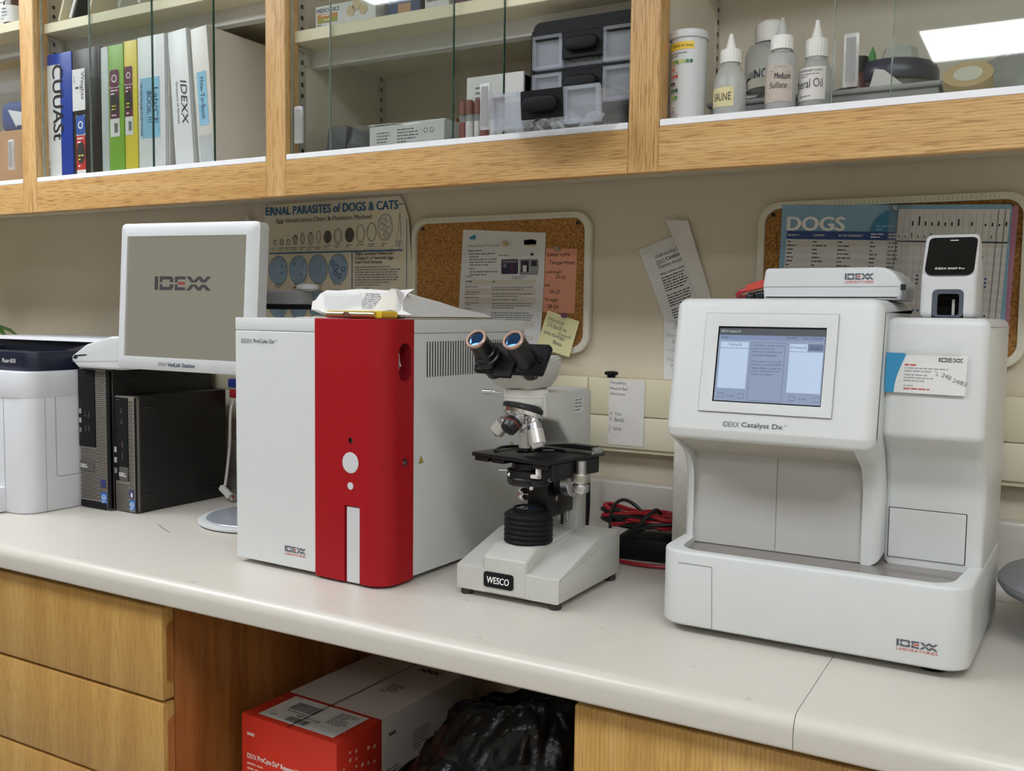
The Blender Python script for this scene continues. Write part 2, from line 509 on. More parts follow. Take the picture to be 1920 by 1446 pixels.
for px, py, s in ((-1.39, -.598, .012), (-1.12, -.6, .014), (-.62, -.585, .008), (-.27, -.6, .006), (-.72, -.46, .01), (-1.3, -.5, .005), (-.5, -.47, .006), (-.35, -.54, .004)):
    sc.line([(px, py), (px + s * .6, py + s * .3), (px + s, py - s * .1)], .0007, MARK, TOP(0, 0, ZC + .0003))
sc.line([(-1.47, -.36), (-1.44, -.375), (-1.405, -.39)], .0018, plain('teal mark', '4A5A5C', .6, 0, 0), TOP(0, 0, ZC + .0003))
sc.done('scuff_marks', wt)

# ================================================================== base cabinets
def drawer_base(x0, x1, label):
    t = thing('base_cabinet', label, 'cabinet', (0, 0, 0))
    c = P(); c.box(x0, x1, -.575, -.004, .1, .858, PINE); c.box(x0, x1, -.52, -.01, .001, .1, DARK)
    c.done('carcass', t)
    return t
left = drawer_base(-2.9, -1.183, 'yellow oak base cabinet with a bank of drawers beside the carton')
for z0, z1 in ((.7005, .8485), (.5475, .6955), (.3945, .5425), (.13, .39)):
    dr = P().box(-1.80, -1.181, -.6, -.577, z0, z1, OAKD, .0025, 2).done('drawer', left)
    # finger pull: thin darker wood patch painting the recess shade on the end grain
    P().prism(fillet([(-.592, z0 + .03), (-.5785, z0 + .022), (-.5785, z1 - .022), (-.592, z1 - .03)], [.006, 0, 0, .006], 4), 'x', -1.1812, -1.1804, PINE).done('finger_pull', dr)
    P().box(-2.44, -1.803, -.6, -.577, z0, z1, OAKD, .0025, 2).done('drawer', left)
rightc = drawer_base(-.47, 1.3, 'yellow oak base cabinet under the touchscreen analyser')
for x0, x1 in ((-.474, -.03), (-.026, .42), (.424, .87)):
    P().box(x0, x1, -.6, -.577, .13, .85, OAKD, .004, 2).done('door', rightc)

# ================================================================== wall cabinets
S0, S1, S2, S3 = -1.898, -1.205, -.5155, .175         # centres of the oak stiles
YC = -.32
FZ = 1.5566                                             # what stands on the cabinet floor rests here
def stile(x, p=None):
    return (p or P()).box(x - .0225, x + .0225, YC, YC + .02, 1.511, 2.38, OAKZ, .0015, 1)
def wall_cabinet(xl, xr, shelf_z, label, panes, pulls, batten=True):
    t = thing('wall_cabinet', label, 'cabinet', (0, 0, 0))
    stile(xl).done('stile', t)
    P().box(xl + .0225, xr - .0225, YC + .0005, YC + .02, 1.511, 1.5735, OAKX, .0015, 1).done('bottom_rail', t)
    P().box(xl + .0225, xr - .0225, YC + .0005, YC + .02, 2.30, 2.38, OAKX, .0015, 1).done('top_rail', t)
    P().box(xl + .004, xl + .0225, YC + .02, YC + .035, 1.575, 2.36, OAKZ).done('stile_return', t)
    b = P()
    b.box(xl - .009, xl + .009, -.3 + .017, -.003, 1.551, 2.37, CABIN)
    b.box(xl + .009, xr - .009, -.010, -.003, 1.551, 2.37, CABIN)
    b.box(xl + .009, xr - .009, -.299, -.010, 1.551, 1.556, CABIN)
    b.box(xl + .009, xr - .009, -.299, -.010, 2.34, 2.37, CABIN)
    b.done('carcass', t)
    P().box(xl + .024, xr - .024, YC + .001, YC + .028, 1.5738, 1.5835, TRACK, .001, 1).done('door_track', t)
    P().box(xl + .0105, xr - .0105, -.293, -.012, shelf_z - .02, shelf_z, SHELF, .001, 1).done('shelf', t)
    if batten:
        P().box(xl + .0105, xr - .0105, -.235, -.215, shelf_z - .049, shelf_z - .0202, BATT).done('shelf_batten', t)
    for y in (-.262, -.03):
        s_ = P(); s_.box(xl + .0092, xl + .0112, y - .009, y + .009, 1.557, 2.33, STEEL)
        z = 1.575
        while z < 2.3:
            s_.rect(-.0035, z, .0035, z + .0075, DARK, RIGHT(xl + .0114, y, 0)); z += .0195
        so = s_.done('shelf_standard', t)
    br = P(); br.prism([(-.29, shelf_z - .0215), (-.25, shelf_z - .0215), (-.25, shelf_z - .05), (-.258, shelf_z - .05), (-.262, shelf_z - .03), (-.29, shelf_z - .025)], 'x', xl + .0116, xl + .017, STEEL)
    br.done('shelf_bracket', t)
    for i, (x0, x1, yy) in enumerate(panes):
        g = P()
        g.box(x0 + .0012, x1 - .0012, yy - .002, yy + .002, 1.5837, 2.298, GLASS)
        go = g.done('glass_door', t, smooth=0)
        e = P()
        e.box(x1 - .0012, x1, yy - .0022, yy + .0022, 1.5837, 2.298, GEDGE)
        e.box(x0, x0 + .0008, yy - .0022, yy + .0022, 1.5837, 2.298, GEDGE2)
        e.done('glass_edge', go)
    for (px, z0, z1, yy, k) in pulls:
        door = [o for o in bpy.data.objects if o.parent == t and o.name.startswith('glass_door')][k]
        q = P(); q.box(px - .0095, px + .0095, yy - .0075, yy - .0022, z0, z1, ACRYL, .002, 2)
        q.box(px - .006, px + .006, yy - .0079, yy - .0076, z0 + .006, z1 - .006, plain('pull inlay', '8E8E8C', .4, 0, .1, 300))
        q.done('finger_pull', door)
    return t
wall_cabinet(-2.5885, S0, 1.925, 'oak wall cabinet with glass doors holding two medicine bottles', [(-2.55, -1.925, -.303)], [(-1.975, 1.607, 1.672, -.303, 0)])
wall_cabinet(S0, S1, 1.905, 'oak wall cabinet with glass doors holding the row of binders', [(-1.87, -1.533, -.304), (-1.7275, -1.377, -.296)], [])
wall_cabinet(S1, S2, 1.8, 'oak wall cabinet with glass doors holding the plastic drawer unit', [(-1.18, -.843, -.304), (-1.1005, -.7555, -.296)],
             [(-1.16, 1.602, 1.666, -.304, 0), (-.7858, 1.596, 1.668, -.296, 1)])
c3 = wall_cabinet(S2, S3, 1.93, 'oak wall cabinet with glass doors holding the squeeze bottles', [(-.263, .1, -.304), (-.193, .15, -.296)], [(-.2397, 1.6035, 1.6705, -.304, 0)])
P().box(S3 - .009, S3 + .009, -.283, -.003, 1.551, 2.37, CABIN).done('end_panel', c3)
stile(S3).done('stile', c3)

# ------------------------------------------------------------------ binders
def binder(name, w, h, col, loc, label, lean=0, spine=None, d=.255, cat='binder', rz=0):
    """ring binder standing on its tail; local x across the spine, spine at y=0"""
    m = plain(col[0], col[1], .35, 0, .03, 20)
    t = thing(name, label, cat, loc, rz, 'ring binders in the wall cabinet')
    t.rotation_euler = (0, lean, rz)
    P().box(-w / 2, w / 2, 0, .004, 0, h, m, .0015, 2).done('spine', t)
    for sgn in (-1, 1):
        x = sgn * (w / 2 - .0015)
        P().box(x - .0015, x + .0015, .004, d, 0, h, m, .0008, 1).done('cover', t)
    if w > .015:
        P().box(-w / 2 + .004, w / 2 - .004, .02, d - .012, .006, h - .012, PAPERG).done('pages', t)
    if spine:
        q = P(); spine(q, FRONT(0, -.0006, 0)); q.done('spine_label', t)
    return t
def sp_cyto(p, M):
    p.rect(-.0435, .004, .007, .263, PAPER, M)
    p.text('CUUASt', -.026, .085, .155, .032, INK, M @ Matrix.Translation((-.027, .248, .0004)) @ Matrix.Rotation(-PI / 2, 4, 'Z') @ Matrix.Translation((.012, -.075, 0)), bold=.02)
    p.bars(.19, -.004, .06, 2, .012, LINK, M @ Matrix.Translation((-.027, .256, .0004)) @ Matrix.Rotation(-PI / 2, 4, 'Z'))
binder('binder', .088, .286, ('binder blue', '23409B'), (-1.841, -.288, FZ), 'thick blue binder with a hand-lettered white spine', 0, sp_cyto)
PURP = plain('wine label', '6B2848', .5, 0, 0); LBLUE = plain('sky label', '8EC1DC', .6, 0, .03); LYEL = plain('yellow label', 'E8D24C', .5, 0, 0)
def product_label(p, M, x0, x1, z0, z1, a, b):
    k = z1 - z0; xm = (x0 + x1) / 2; w = x1 - x0
    p.rect(x0, z0, x1, z1, PAPER, M)
    p.poly(rrect(x0, z0 + k * .74, x1, z1, w * .2), a, M @ Matrix.Translation((0, 0, .0002)))
    p.rect(x0, z0 + k * .27, x1, z0 + k * .73, b, M, .0002)
    p.ring(xm, z0 + k * .87, w * .28, w * .09, WINK, M, .0004)
    p.disc(xm, z0 + k * .5, w * .46, INK, M, .0004, ry=k * .15)
    p.bars(x0 + w * .2, z0 + k * .47, w * .6, 2, k * .05, LYEL, M, z=.0006)
    p.bars(x0 + w * .12, z0 + k * .7, w * .75, 2, k * .05, WINK, M, z=.0006)
    p.bars(x0 + w * .2, z0 + k * .33, w * .6, 1, k * .05, WINK, M, z=.0006)
    for i in range(8): p.rect(x0 + w * (.45 + .05 * i), z0 + k * .06, x0 + w * (.475 + .05 * i), z0 + k * .2, INK, M, .0004)
def sp_weights(p, M):
    p.rect(-.044, .162, -.004, .246, PAPER, M)
    Q = M @ Matrix.Translation((-.016, .24, .0004)) @ Matrix.Rotation(-PI / 2, 4, 'Z')
    p.text('Weights', 0, -.004, .056, .014, INK, Q, jitter=.0006)
    p.text('I', .03, -.018, .004, .01, INK, Q); p.bars(.008, -.02, .025, 1, .006, GINK, Q)
    product_label(p, M, -.034, -.006, .0, .152, plain('label blue', '2B57A4', .5, 0, 0), plain('label red', 'C03028', .5, 0, 0))
binder('binder', .087, .285, ('binder black', '2A2523'), (-1.7505, -.288, FZ), 'thick black binder with a handwritten Weights tag', 0, sp_weights)
binder('binder', .022, .281, ('binder grey', 'C9CCCC'), (-1.6945, -.288, FZ), 'thin pale grey binder between the black and green binders', 0)
binder('binder', .045, .281, ('binder green', '86B546'), (-1.6602, -.288, FZ), 'green binder with a wine and grey product sticker', 0,
       lambda p, M: product_label(p, M, -.018, .010, .1, .232, PURP, PURP))
binder('binder', .037, .284, ('binder yellow', 'E6D04C'), (-1.6167, -.288, FZ), 'yellow binder with a wine coloured product sticker', 0,
       lambda p, M: product_label(p, M, -.0165, .006, .1, .234, PURP, PURP))
def sp_lab(p, M):
    p.rect(-.030, .09, .024, .206, LBLUE, M)
    Q = M @ Matrix.Translation((-.0, .2, .0004)) @ Matrix.Rotation(-PI / 2, 4, 'Z')
    p.text('Lab/CE', .014, .008, .07, .012, NAVYT, Q, jitter=.0006)
    p.text('BOOK !!!', .02, -.012, .06, .013, NAVYT, Q, jitter=.0006)
    p.text('UA-FECALS/BLOODWORK', .002, -.032, .104, .008, INK, Q, jitter=.0004)
binder('binder', .076, .286, ('binder white', 'E4E5E4'), (-1.5575, -.288, FZ), 'wide white binder with a pale blue handwritten spine label', 0, sp_lab)
def sp_dir(p, M):
    Q = M @ Matrix.Translation((0, .19, .0004)) @ Matrix.Rotation(-PI / 2, 4, 'Z')
    p.text('IDEXX', 0, .002, .086, .016, INK, Q, shear=.2, jitter=.0007)
    p.text('Directory of Services', .002, -.012, .08, .0075, INK, Q)
binder('binder', .05, .285, ('binder white', 'E4E5E4'), (-1.4672, -.286, FZ + .003), 'leaning white binder lettered Directory of Services', -.07, sp_dir)
def sp_how(p, M):
    p.rect(-.012, .1, .012, .2, LBLUE, M)
    Q = M @ Matrix.Translation((0, .196, .0004)) @ Matrix.Rotation(-PI / 2, 4, 'Z')
    p.text('How-To-Book', .006, -.005, .08, .011, NAVYT, Q, jitter=.0006)
    p.rect(-.016, .03, .016, .082, frosted('label sleeve', 'D5D8DA', .7), M)
binder('binder', .043, .283, ('binder ivory', 'D9D5CC'), (-1.4062, -.286, FZ + .003), 'leaning white binder with a blue How-To label, last in the row', -.08, sp_how, d=.262)
P().box(-.001, .001, 0, .24, 0, .27, PAPERG).done('loose_sheets', None, (-1.5172, -.28, FZ))
tag(bpy.data.objects['loose_sheets'], 'loose white sheets tucked beside the wide white binder', 'paper')
# folders on the shelf above the binders
MAN = plain('manila', 'D9C49C', .7, 0, .03); MANL = plain('manila pale', 'E4D8BC', .7, 0, .03)
for i, (x, a, col, lab) in enumerate(((-1.845, .42, MAN, 'tan manila folder leaning over the blue binder'), (-1.81, .46, PAPER, 'white folder with a black edge leaning between manila folders'),
        (-1.75, .36, MANL, 'bulging manila folder leaning above the black binder'), (-1.66, .4, ACRYL, 'clear plastic sleeve of papers on the folder shelf'),
        (-1.60, .5, PAPERG, 'pale grey folder with a printed label on the shelf'), (-1.54, .45, MANL, 'creamy manila folder above the green and yellow binders'), (-1.50, .42, PAPER, 'white envelope last on the folder shelf'))):
    p = P(); p.box(-.004, .004, -.005, .2, 0, .24, col, .001, 1)
    if i in (0, 2): p.box(.006, .012, -.012, .2, 0, .235, MANL, .001, 1)
    if i == 1: p.box(.005, .009, -.003, .2, 0, .235, BLACK)
    if i == 4: p.bars(.0, .06, .02, 4, .006, INK, FRONT(-.004, -.0056, 0) @ Matrix.Scale(.35, 4))
    o = p.done('file_folder', None, (x, -.275, 1.907 + .012 * abs(math.sin(a)))); o.rotation_euler = (0, a, 0); tag(o, lab, 'folder', 'folders above the binders')
# ------------------------------------------------------------------ leftmost bay: bottles, bagged kit, carton
BRN = plain('brown bottle', '4A2E1E', .2, 0, .05)
for x, y, cap, lab, r in ((-2.02, -.265, 'C8CACC', 'brown medicine bottle with white label and grey cap', .02), (-2.075, -.245, 'E8E8E8', 'white medicine bottle behind the brown one', .02)):
    t = thing('medicine_bottle', lab, 'bottle', (x, y, 1.9255), 0)
    body = BRN if cap[0] == 'C' else WHITE2
    P().lathe([(0, 0), (r, .001), (r, .05), (r * .75, .058), (r * .72, .062), (0, .062)], body, seg=20).done('body', t)
    P().lathe([(r * .85, .062), (r * .85, .08), (r * .8, .082), (0, .082)], plain('cap ' + cap, cap, .4), seg=20).done('cap', t)
    lb = P().lathe([(r + .0004, .006), (r + .0004, .042)], PAPER, seg=20); lb.done('label', t)
    q = P().bars(-.012, .036, .02, 4, .007, GINK, FRONT(0, -r - .001, 0)); q.done('print', t)
bag = thing('plastic_bag', 'clear plastic bag holding a blue item on a carton', 'bag', (-2.13, -.16, 1.705))
p = P(); p.lathe([(.0, 0), (.13, .005), (.15, .05), (.14, .1), (.1, .15), (.03, .17), (0, .172)], frosted('bag film', 'D8DCE0', .12, .1), seg=24); p.bend(lambda c: (c.x, c.y * .6, c.z)); p.done('film', bag)
p = P(); p.box(-.04, .13, -.05, .03, .012, .085, plain('blue cloth', '2A3F7E', .6, 0, .1, 60), .02, 4); p.box(.05, .12, -.065, -.05, .002, .02, plain('deep blue', '1B2060', .4)); p.done('blue_item', bag)
p = P(); p.poly([(.03, .02), (.085, .012), (.09, .045), (.0, .062)], PAPER, FRONT(0, -.053, 0)); p.done('leaflet', bag)
p = P().box(-.25, .17, 0, .2, 0, .148, plain('kraft card', 'B08A66', .8, 0, .05, 15), .002, 1); tag(p.done('carton', None, (-2.11, -.262, FZ)), 'plain brown carton under the bagged blue item', 'box')

# ------------------------------------------------------------------ middle bay
bx = thing('exam_glove_box', 'white box printed with three tan circles on the shelf', 'box', (-1.09, -.27, 1.8005), 0)
P().box(-.066, .066, 0, .1, 0, .043, PAPER, .001, 1).done('carton', bx)
q = P(); M = FRONT(0, -.0006, 0); q.text('MEDICHOICE', -.062, .031, .05, .007, plain('box navy', '3A4A6E', .5), M, bold=.01)
q.rect(-.061, .021, -.016, .0285, plain('box orange', 'C98A3C', .6), M); q.rect(-.061, .0135, -.016, .021, plain('box olive', '9CA24A', .6), M)
q.bars(-.052, .027, .03, 1, .005, WINK, M, z=.0003); q.bars(-.045, .019, .02, 1, .005, WINK, M, z=.0003)
q.text('100 pcs', -.061, .003, .014, .004, INK, M); q.bars(-.061, .011, .024, 1, .004, INK, M)
TANC = plain('tan dots', 'D2BC96', .7)
for cx, cy in ((.013, .026), (.026, .035), (.04, .026)): q.disc(cx, cy, .009, TANC, M, .0003)
q.bars(-.004, .008, .01, 2, .003, GINK, M); q.done('print', bx)
def small_box(name, x, w, h, d, col, lab, z=1.8005, y=-.26, fn=None):
    t = thing(name, lab, 'box', (x, y, z))
    P().box(-w / 2, w / 2, 0, d, 0, h, col, .0008, 1).done('carton', t)
    if fn: q = P(); fn(q, FRONT(0, -.0006, 0)); q.done('print', t)
    return t
def pr_red(p, M):
    p.rect(-.033, .05, .033, .09, plain('salmon', 'C9606A', .6), M); p.rect(-.033, .042, .033, .05, PAPER, M)
    p.rect(-.033, 0, .033, .042, plain('box blue', '2E4468', .6), M)
    p.poly([(-.018, 0), (.02, 0), (.012, .026), (.0, .034), (-.012, .026)], plain('box tan', 'B98F6A', .6), M, ) if False else p.rect(-.012, 0, .014, .026, plain('box tan', 'B98F6A', .6), M, .0003)
small_box('supply_box', -.972, .066, .09, .09, plain('box dark', '4A4A50', .6), 'small carton with salmon and navy front on the upper shelf', fn=pr_red)
small_box('supply_box', -.906, .048, .1, .09, PAPER, 'white printed carton between darker cartons on the upper shelf', fn=lambda p, M: p.bars(-.02, .08, .04, 8, .008, GINK, M))
small_box('supply_box', -.838, .068, .1, .09, plain('box maroon', '6A4650', .6), 'maroon carton on the upper shelf beyond the white one', fn=lambda p, M: (p.rect(-.03, .02, 0, .08, plain('box grey2', '6F7684', .6), M), p.rect(.004, .01, .03, .07, plain('salmon', 'C9606A', .6), M)))
small_box('supply_box', -.764, .062, .1, .09, plain('box rust', '9A4B44', .6), 'rust red carton with pale stripes on the upper shelf', fn=lambda p, M: [p.rect(-.026, .01 + i * .018, .02, .018 + i * .018, PAPERG, M) for i in range(4)])
small_box('supply_box', -.70, .045, .1, .09, plain('box amber', 'C2A24A', .6), 'amber carton at the far end of the upper shelf')
# plastic wrapped tube boxes below
FILM = thin_glass('shrink film', (.98, .98, .98, 1), 1.0)
wb = small_box('tube_box', -.951, .152, .066, .09, PAPER, 'white printed box in shrink wrap lying low', FZ + .0005, -.282,
    lambda p, M: (p.bars(-.06, .055, .03, 4, .005, GINK, M), p.bars(-.018, .058, .045, 5, .005, GINK, M), p.bars(-.018, .03, .07, 3, .005, LINK, M), p.ring(.04, .052, .004, .0008, INK, M), p.ring(.052, .052, .004, .0008, INK, M)))
p = P(); p.box(-.079, .079, -.003, .093, -.0003, .069, FILM, .004, 2)
p.bend(lambda c: c + Vector((noise.noise(c * 60), noise.noise(c * 60 + Vector((3, 1, 2))), noise.noise(c * 60 + Vector((7, 1, 2))))) * .002 if c.z > .002 else c); p.done('shrink_wrap', wb)
wh = small_box('catheter_box', -.797, .106, .135, .07, PAPER, 'white box with black end standing behind the test tubes', FZ + .0005, -.255,
    lambda p, M: (p.bars(-.036, .118, .03, 3, .008, GINK, M), p.bars(-.036, .093, .05, 2, .006, LINK, M), p.rect(-.036, .074, -.012, .08, INK, M), p.text('20.21 mm', -.0355, .0752, .02, .0035, WINK, M, z=.0003)))
P().box(.0527, .0537, .004, .066, .002, .13, BLACK).done('end_print', wh)
CAPR = plain('rubber stopper', '7A4632', .5); TUBE = frosted('tube glass', 'C9CCD0', .3, .1); TLAB = plain('tube label', 'D8D4D0', .6)
for i in range(6):
    x = -.8455 + i * .0143
    t = thing('blood_tube', 'red stoppered glass sample tube standing among others beside the drawer unit', 'test tube', (x, -.272 - .003 * (i % 2), FZ), 0, 'sample tubes in the wall cabinet')
    P().lathe([(0, 0), (.005, .001), (.0062, .006), (.0062, .075)], TUBE, seg=14).done('glass', t)
    P().lathe([(.0068, .072), (.007, .09), (.0055, .094), (0, .0945)], CAPR, seg=14).done('stopper', t)
    q = P().lathe([(.0064, .02), (.0064, .06)], TLAB if i % 3 else plain('tube red', '8A4A44', .6), seg=14); q.done('label', t)
small_box('tube_tray', -1.02, .19, .084, .07, PAPERG, 'pale tray box behind the shrink wrapped box', FZ + .0005, -.155)
for i in range(12):
    t = thing('blood_tube', 'red stoppered sample tube lying behind the shrink wrapped box', 'test tube', (-1.10 + i * .0145, -.12, FZ + .0925), 0, 'sample tubes behind the wrapped box')
    t.rotation_euler = (R_(90), 0, 0)
    P().lathe([(0, -.03), (.0062, -.028), (.0062, .02)], TUBE, seg=12).done('glass', t)
    P().lathe([(.0068, .015), (.0068, .034), (.0, .035)], CAPR, seg=12).done('stopper', t)
bb = thing('plastic_bag', 'clear bag with dark crumpled sheets in the cabinet corner', 'bag', (-1.115, -.235, FZ))
p = P(); p.box(-.03, .015, -.03, .05, 0, .08, plain('dark sheets', '55565A', .6, 0, .15, 120), .006, 2); p.bend(lambda c: (c.x + .15 * c.z + .002 * math.sin(c.z * 300), c.y, c.z)); p.done('sheets', bb)
p = P(); p.lathe([(0, 0), (.04, .002), (.046, .04), (.03, .08), (0, .09)], frosted('bag film2', 'C8CCCC', .18, .12), c=(.03, .02, 0), seg=20)
p.bend(lambda c: c + Vector((noise.noise(c * 40), noise.noise(c * 40 + Vector((3, 1, 2))), 0)) * .012 if c.z > .003 else c); p.done('film', bb)

# ------------------------------------------------------------------ drawer organizer
BOXP = frosted('drawer plastic', 'CDD2D9', .24, .2); BOXP2 = frosted('drawer plastic thin', 'CDD2D8', .16, .2)
org = thing('drawer_organizer', 'black plastic organizer with three clear drawers, the lowest pulled out', 'drawer unit', (-.628, -.28, FZ), 0)
hs = P()
hs.box(-.09, .09, 0, .19, .178, .186, BLACK, .003, 2)
hs.prism(fillet([(-.085, .170), (.085, .170), (.085, .196), (-.085, .196)], [0, 0, .012, .012], 5), 'y', -.002, .19, BLACK)
hs.box(-.09, -.086, 0, .19, 0, .18, BLACK); hs.box(.086, .09, 0, .19, 0, .18, BLACK)
for z in (0, .062, .120): hs.box(-.086, .086, .002, .19, z, z + .004, BLACK)
hs.box(-.086, .086, .186, .19, 0, .18, BLACK)
hs.done('housing', org)
def org_drawer(z, y, dx, h, contents, tilt=0):
    d = thing('drawer', '', '', (dx, y, z)); del d['label']; del d['category']
    d.parent = org; d.rotation_euler[0] = tilt
    b = P()
    b.box(-.082, .082, .006, .17, 0, .0018, BOXP2)
    for x in (-.082, .0802): b.box(x, x + .0018, .006, .17, .0018, h - .004, BOXP2)
    b.box(-.0802, .0802, .168, .17, .0018, h - .004, BOXP2)
    b.box(-.0802, .0802, .006, .0075, .0018, h - .012, BOXP2)
    b.done('tray', d)
    for a, c in ((-.086, -.036), (.032, .086)):
        w = P()
        outer = rrect(a, -.001, c, h, .003)
        w.prism(outer, 'y', .002, .0058, BOXP)
        for q in ((a, a + .005, 0, h), (c - .005, c, 0, h), (a + .005, c - .005, 0, .005), (a + .005, c - .005, h - .005, h)): w.box(q[0], q[1], -.003, .0018, q[2], q[3], BOXP)
        w.done('window', d)
    f = P(); f.box(-.0355, .0315, -.003, .005, h * .22, h, BLACK, .001, 1)
    f.done('front', d)
    P().prism(rrect(-.028, h * .4, .025, h * .82, h * .2, 6), 'y', -.013, -.0032, BLACK, .004, 3).done('handle', d)
    if contents:
        q = P(); rr = random.Random(contents)
        for i in range(26):
            x, yy, zz = rr.uniform(-.07, .07), rr.uniform(.02, .15), rr.uniform(.005, .02); a = rr.uniform(0, PI)
            q.tube([(x, yy, zz), (x + .012 * math.cos(a), yy + .012 * math.sin(a), zz + .006), (x + .026 * math.cos(a), yy + .026 * math.sin(a), zz + .002)], .0028, ACRYL, 6, smooth=False)
        o = q.done('clear_tips', d); o['kind'] = 'stuff'
org_drawer(.126, -.0, 0, .05, 3)
org_drawer(.069, -.0, 0, .05, 5)
org_drawer(.0175, -.108, -.008, .05, 9, R_(6))

# ------------------------------------------------------------------ bottle bay
BOTP = frosted('squeeze plastic', 'CFD1CB', .52, .28); CAPW = plain('bottle cap', 'E6E4DE', .45, 0, .03, 40)
def cap_ribbed(r, h, z, seg=48):
    p = P(); rings = []
    for zz, k in ((z, 1), (z + h * .85, 1), (z + h, .93)):
        rings.append([((r * k - (.0006 if i % 2 else 0)) * math.cos(2 * PI * i / seg), (r * k - (.0006 if i % 2 else 0)) * math.sin(2 * PI * i / seg), zz) for i in range(seg)])
    p.loft(rings, CAPW); return p
def squeeze_bottle(x, y, r, hb, shoulder, rn, capr, caph, noz, label, label_fn, tilt=0, cut_tip=False):
    t = thing('squeeze_bottle', label, 'bottle', (x, y, FZ), 0)
    P().lathe([(0, .001), (r * .92, 0), (r, .004), (r, hb - shoulder), (r * .93, hb - shoulder * .55), (r * .7, hb - shoulder * .15), (rn, hb), (rn, hb + .008), (0, hb + .008)], BOTP, seg=36).done('body', t)
    cap_ribbed(capr, caph, hb + .004).done('cap', t)
    n = P().lathe([(capr * .55, hb + caph + .003), (capr * .5, hb + caph + .008), (.0035, hb + caph + noz * .8), (.0026, hb + caph + noz), (0, hb + caph + noz)], CAPW if not cut_tip else BOTP, seg=20)
    n.done('nozzle', t)
    label_fn(t, r)
    return t
def wrap(p, r, a0, a1, z0, z1, m, seg=14):
    """a label bent round a bottle"""
    rings = [[((r) * math.sin(R_(a0 + (a1 - a0) * i / seg)), -(r) * math.cos(R_(a0 + (a1 - a0) * i / seg)), z) for i in range(seg + 1)] for z in (z0, z1)]
    p.loft(rings, m, caps=False, closed=False); return p
def on_round(p, r):
    """bend flat print made around x=0 at y=-r onto the cylinder"""
    p.bend(lambda c: ((r + (-r - c.y)) * math.sin(c.x / r), -(r + (-r - c.y)) * math.cos(c.x / r), c.z)); return p
def lab_saline(t, r):
    p = wrap(P(), r + .0006, -70, 30, .042, .068, plain('masking tape', 'D9CC9C', .7, 0, .05)); p.done('label', t)
    q = P().text('SALINE', -.018, .05, .026, .0105, INK, FRONT(0, -r - .001, 0), jitter=.0006); on_round(q, r); q.done('lettering', t)
def lab_med(t, r):
    p = wrap(P(), r + .0006, -80, 60, .042, .091, plain('dirty label', 'BDB0A4', .7, 0, .12, 120)); p.done('label', t)
    q = P(); M = FRONT(0, -r - .001, 0); q.text('Medium', -.004, .072, .021, .008, INK, M, bold=.012, jitter=.0004, shear=.15); q.text('Sulfate', -.011, .06, .024, .008, INK, M, jitter=.0004, shear=.2); q.bars(-.012, .089, .024, 2, .005, LINK, M)
    on_round(q, r); q.done('lettering', t)
def lab_oil(t, r):
    p = wrap(P(), r + .0006, -75, 45, .044, .087, PAPERG); p.done('label', t)
    q = P(); M = FRONT(0, -r - .001, 0); q.text('Mineral Oil', -.031, .06, .044, .0115, INK, M, jitter=.0004)
    q.text('VETERINARY CLINIC', -.018, .081, .031, .003, INK, M); q.bars(-.018, .0785, .03, 2, .003, GINK, M); q.bars(-.018, .05, .034, 1, .004, GINK, M)
    on_round(q, r); q.done('lettering', t)
squeeze_bottle(-.4075, -.27, .0222, .1, .026, .012, .0142, .018, .026, 'shortest squeeze bottle with a masking tape label', lab_saline)
squeeze_bottle(-.338, -.268, .0202, .11, .006, .012, .0148, .018, .029, 'straight-sided squeeze bottle with a stained Medium label', lab_med, cut_tip=True)
squeeze_bottle(-.2955, -.25, .0222, .099, .024, .014, .0152, .024, .03, 'squeeze bottle with white Mineral Oil label', lab_oil)
def blank(t, r):
    q = P().text('NOL', -.014, .1, .03, .014, INK, FRONT(0, -r - .001, 0), jitter=.001); on_round(q, r); q.done('lettering', t)
t = thing('dispensing_bottle', 'wide bottle with ribbed flip cap behind the squeeze bottles', 'bottle', (-.388, -.14, FZ + .0025))
P().lathe([(0, 0), (.036, .002), (.036, .14), (.03, .153), (.018, .158), (0, .158)], BOTP, seg=32).done('body', t)
cap_ribbed(.0225, .028, .158).done('cap', t); P().lathe([(.018, .186), (.014, .19), (0, .19)], CAPW, seg=20).done('cap_dome', t); blank(t, .036)
# test strip can
t = thing('test_strip_can', 'tall white test strip canister with coloured squares', 'canister', (-.4695, -.268, FZ))
P().lathe([(0, .001), (.0245, 0), (.025, .003), (.025, .144), (0, .144)], WHITE2, seg=40).done('body', t)
P().lathe([(.0272, .143), (.0275, .1445), (.0275, .1515), (.0265, .1535), (0, .1535)], WHITE2, seg=40).done('lid', t)
q = P(); M = FRONT(0, -.0256, 0)
wrap(q, .0254, -68, 36, .126, .1365, plain('yellow band', 'E9C43C', .5)); q.done('yellow_band', t); q = P(); q.text('IDEXX UA Strips', -.016, .1285, .03, .0045, INK, M, z=.0003)
q.bars(-.024, .122, .03, 2, .0035, GINK, M)
cols = [['C8B24A', '9AA63C', '5E8A3C', 'C9C86A', 'A0B86A', '4E7A4A', '2F6A50'], ['D8958A', 'D07A6A'], ['D8857A', 'C86458', 'B84A40'], ['5A3A50', '3A2A40'], ['5E8A5A', '3E6A4A', '2A4A38'], ['B0B85A', '88A04A', '5E8A4A'], [], ['B8B0C8', '9A90B8'], ['C0B84A', '7E9A5A', '2E6A7A']]
for r_, row in enumerate(cols):
    z = .107 - r_ * .0098
    for c_, cc in enumerate(row): q.rect(-.021 + c_ * .0052, z, -.0168 + c_ * .0052, z + .0048, plain('patch ' + cc, cc, .6, 0, 0), M)
    q.bars(-.02, z - .0012, .024, 1, .0024, LINK, M)
q.bars(-.018, .024, .022, 2, .003, GINK, M)
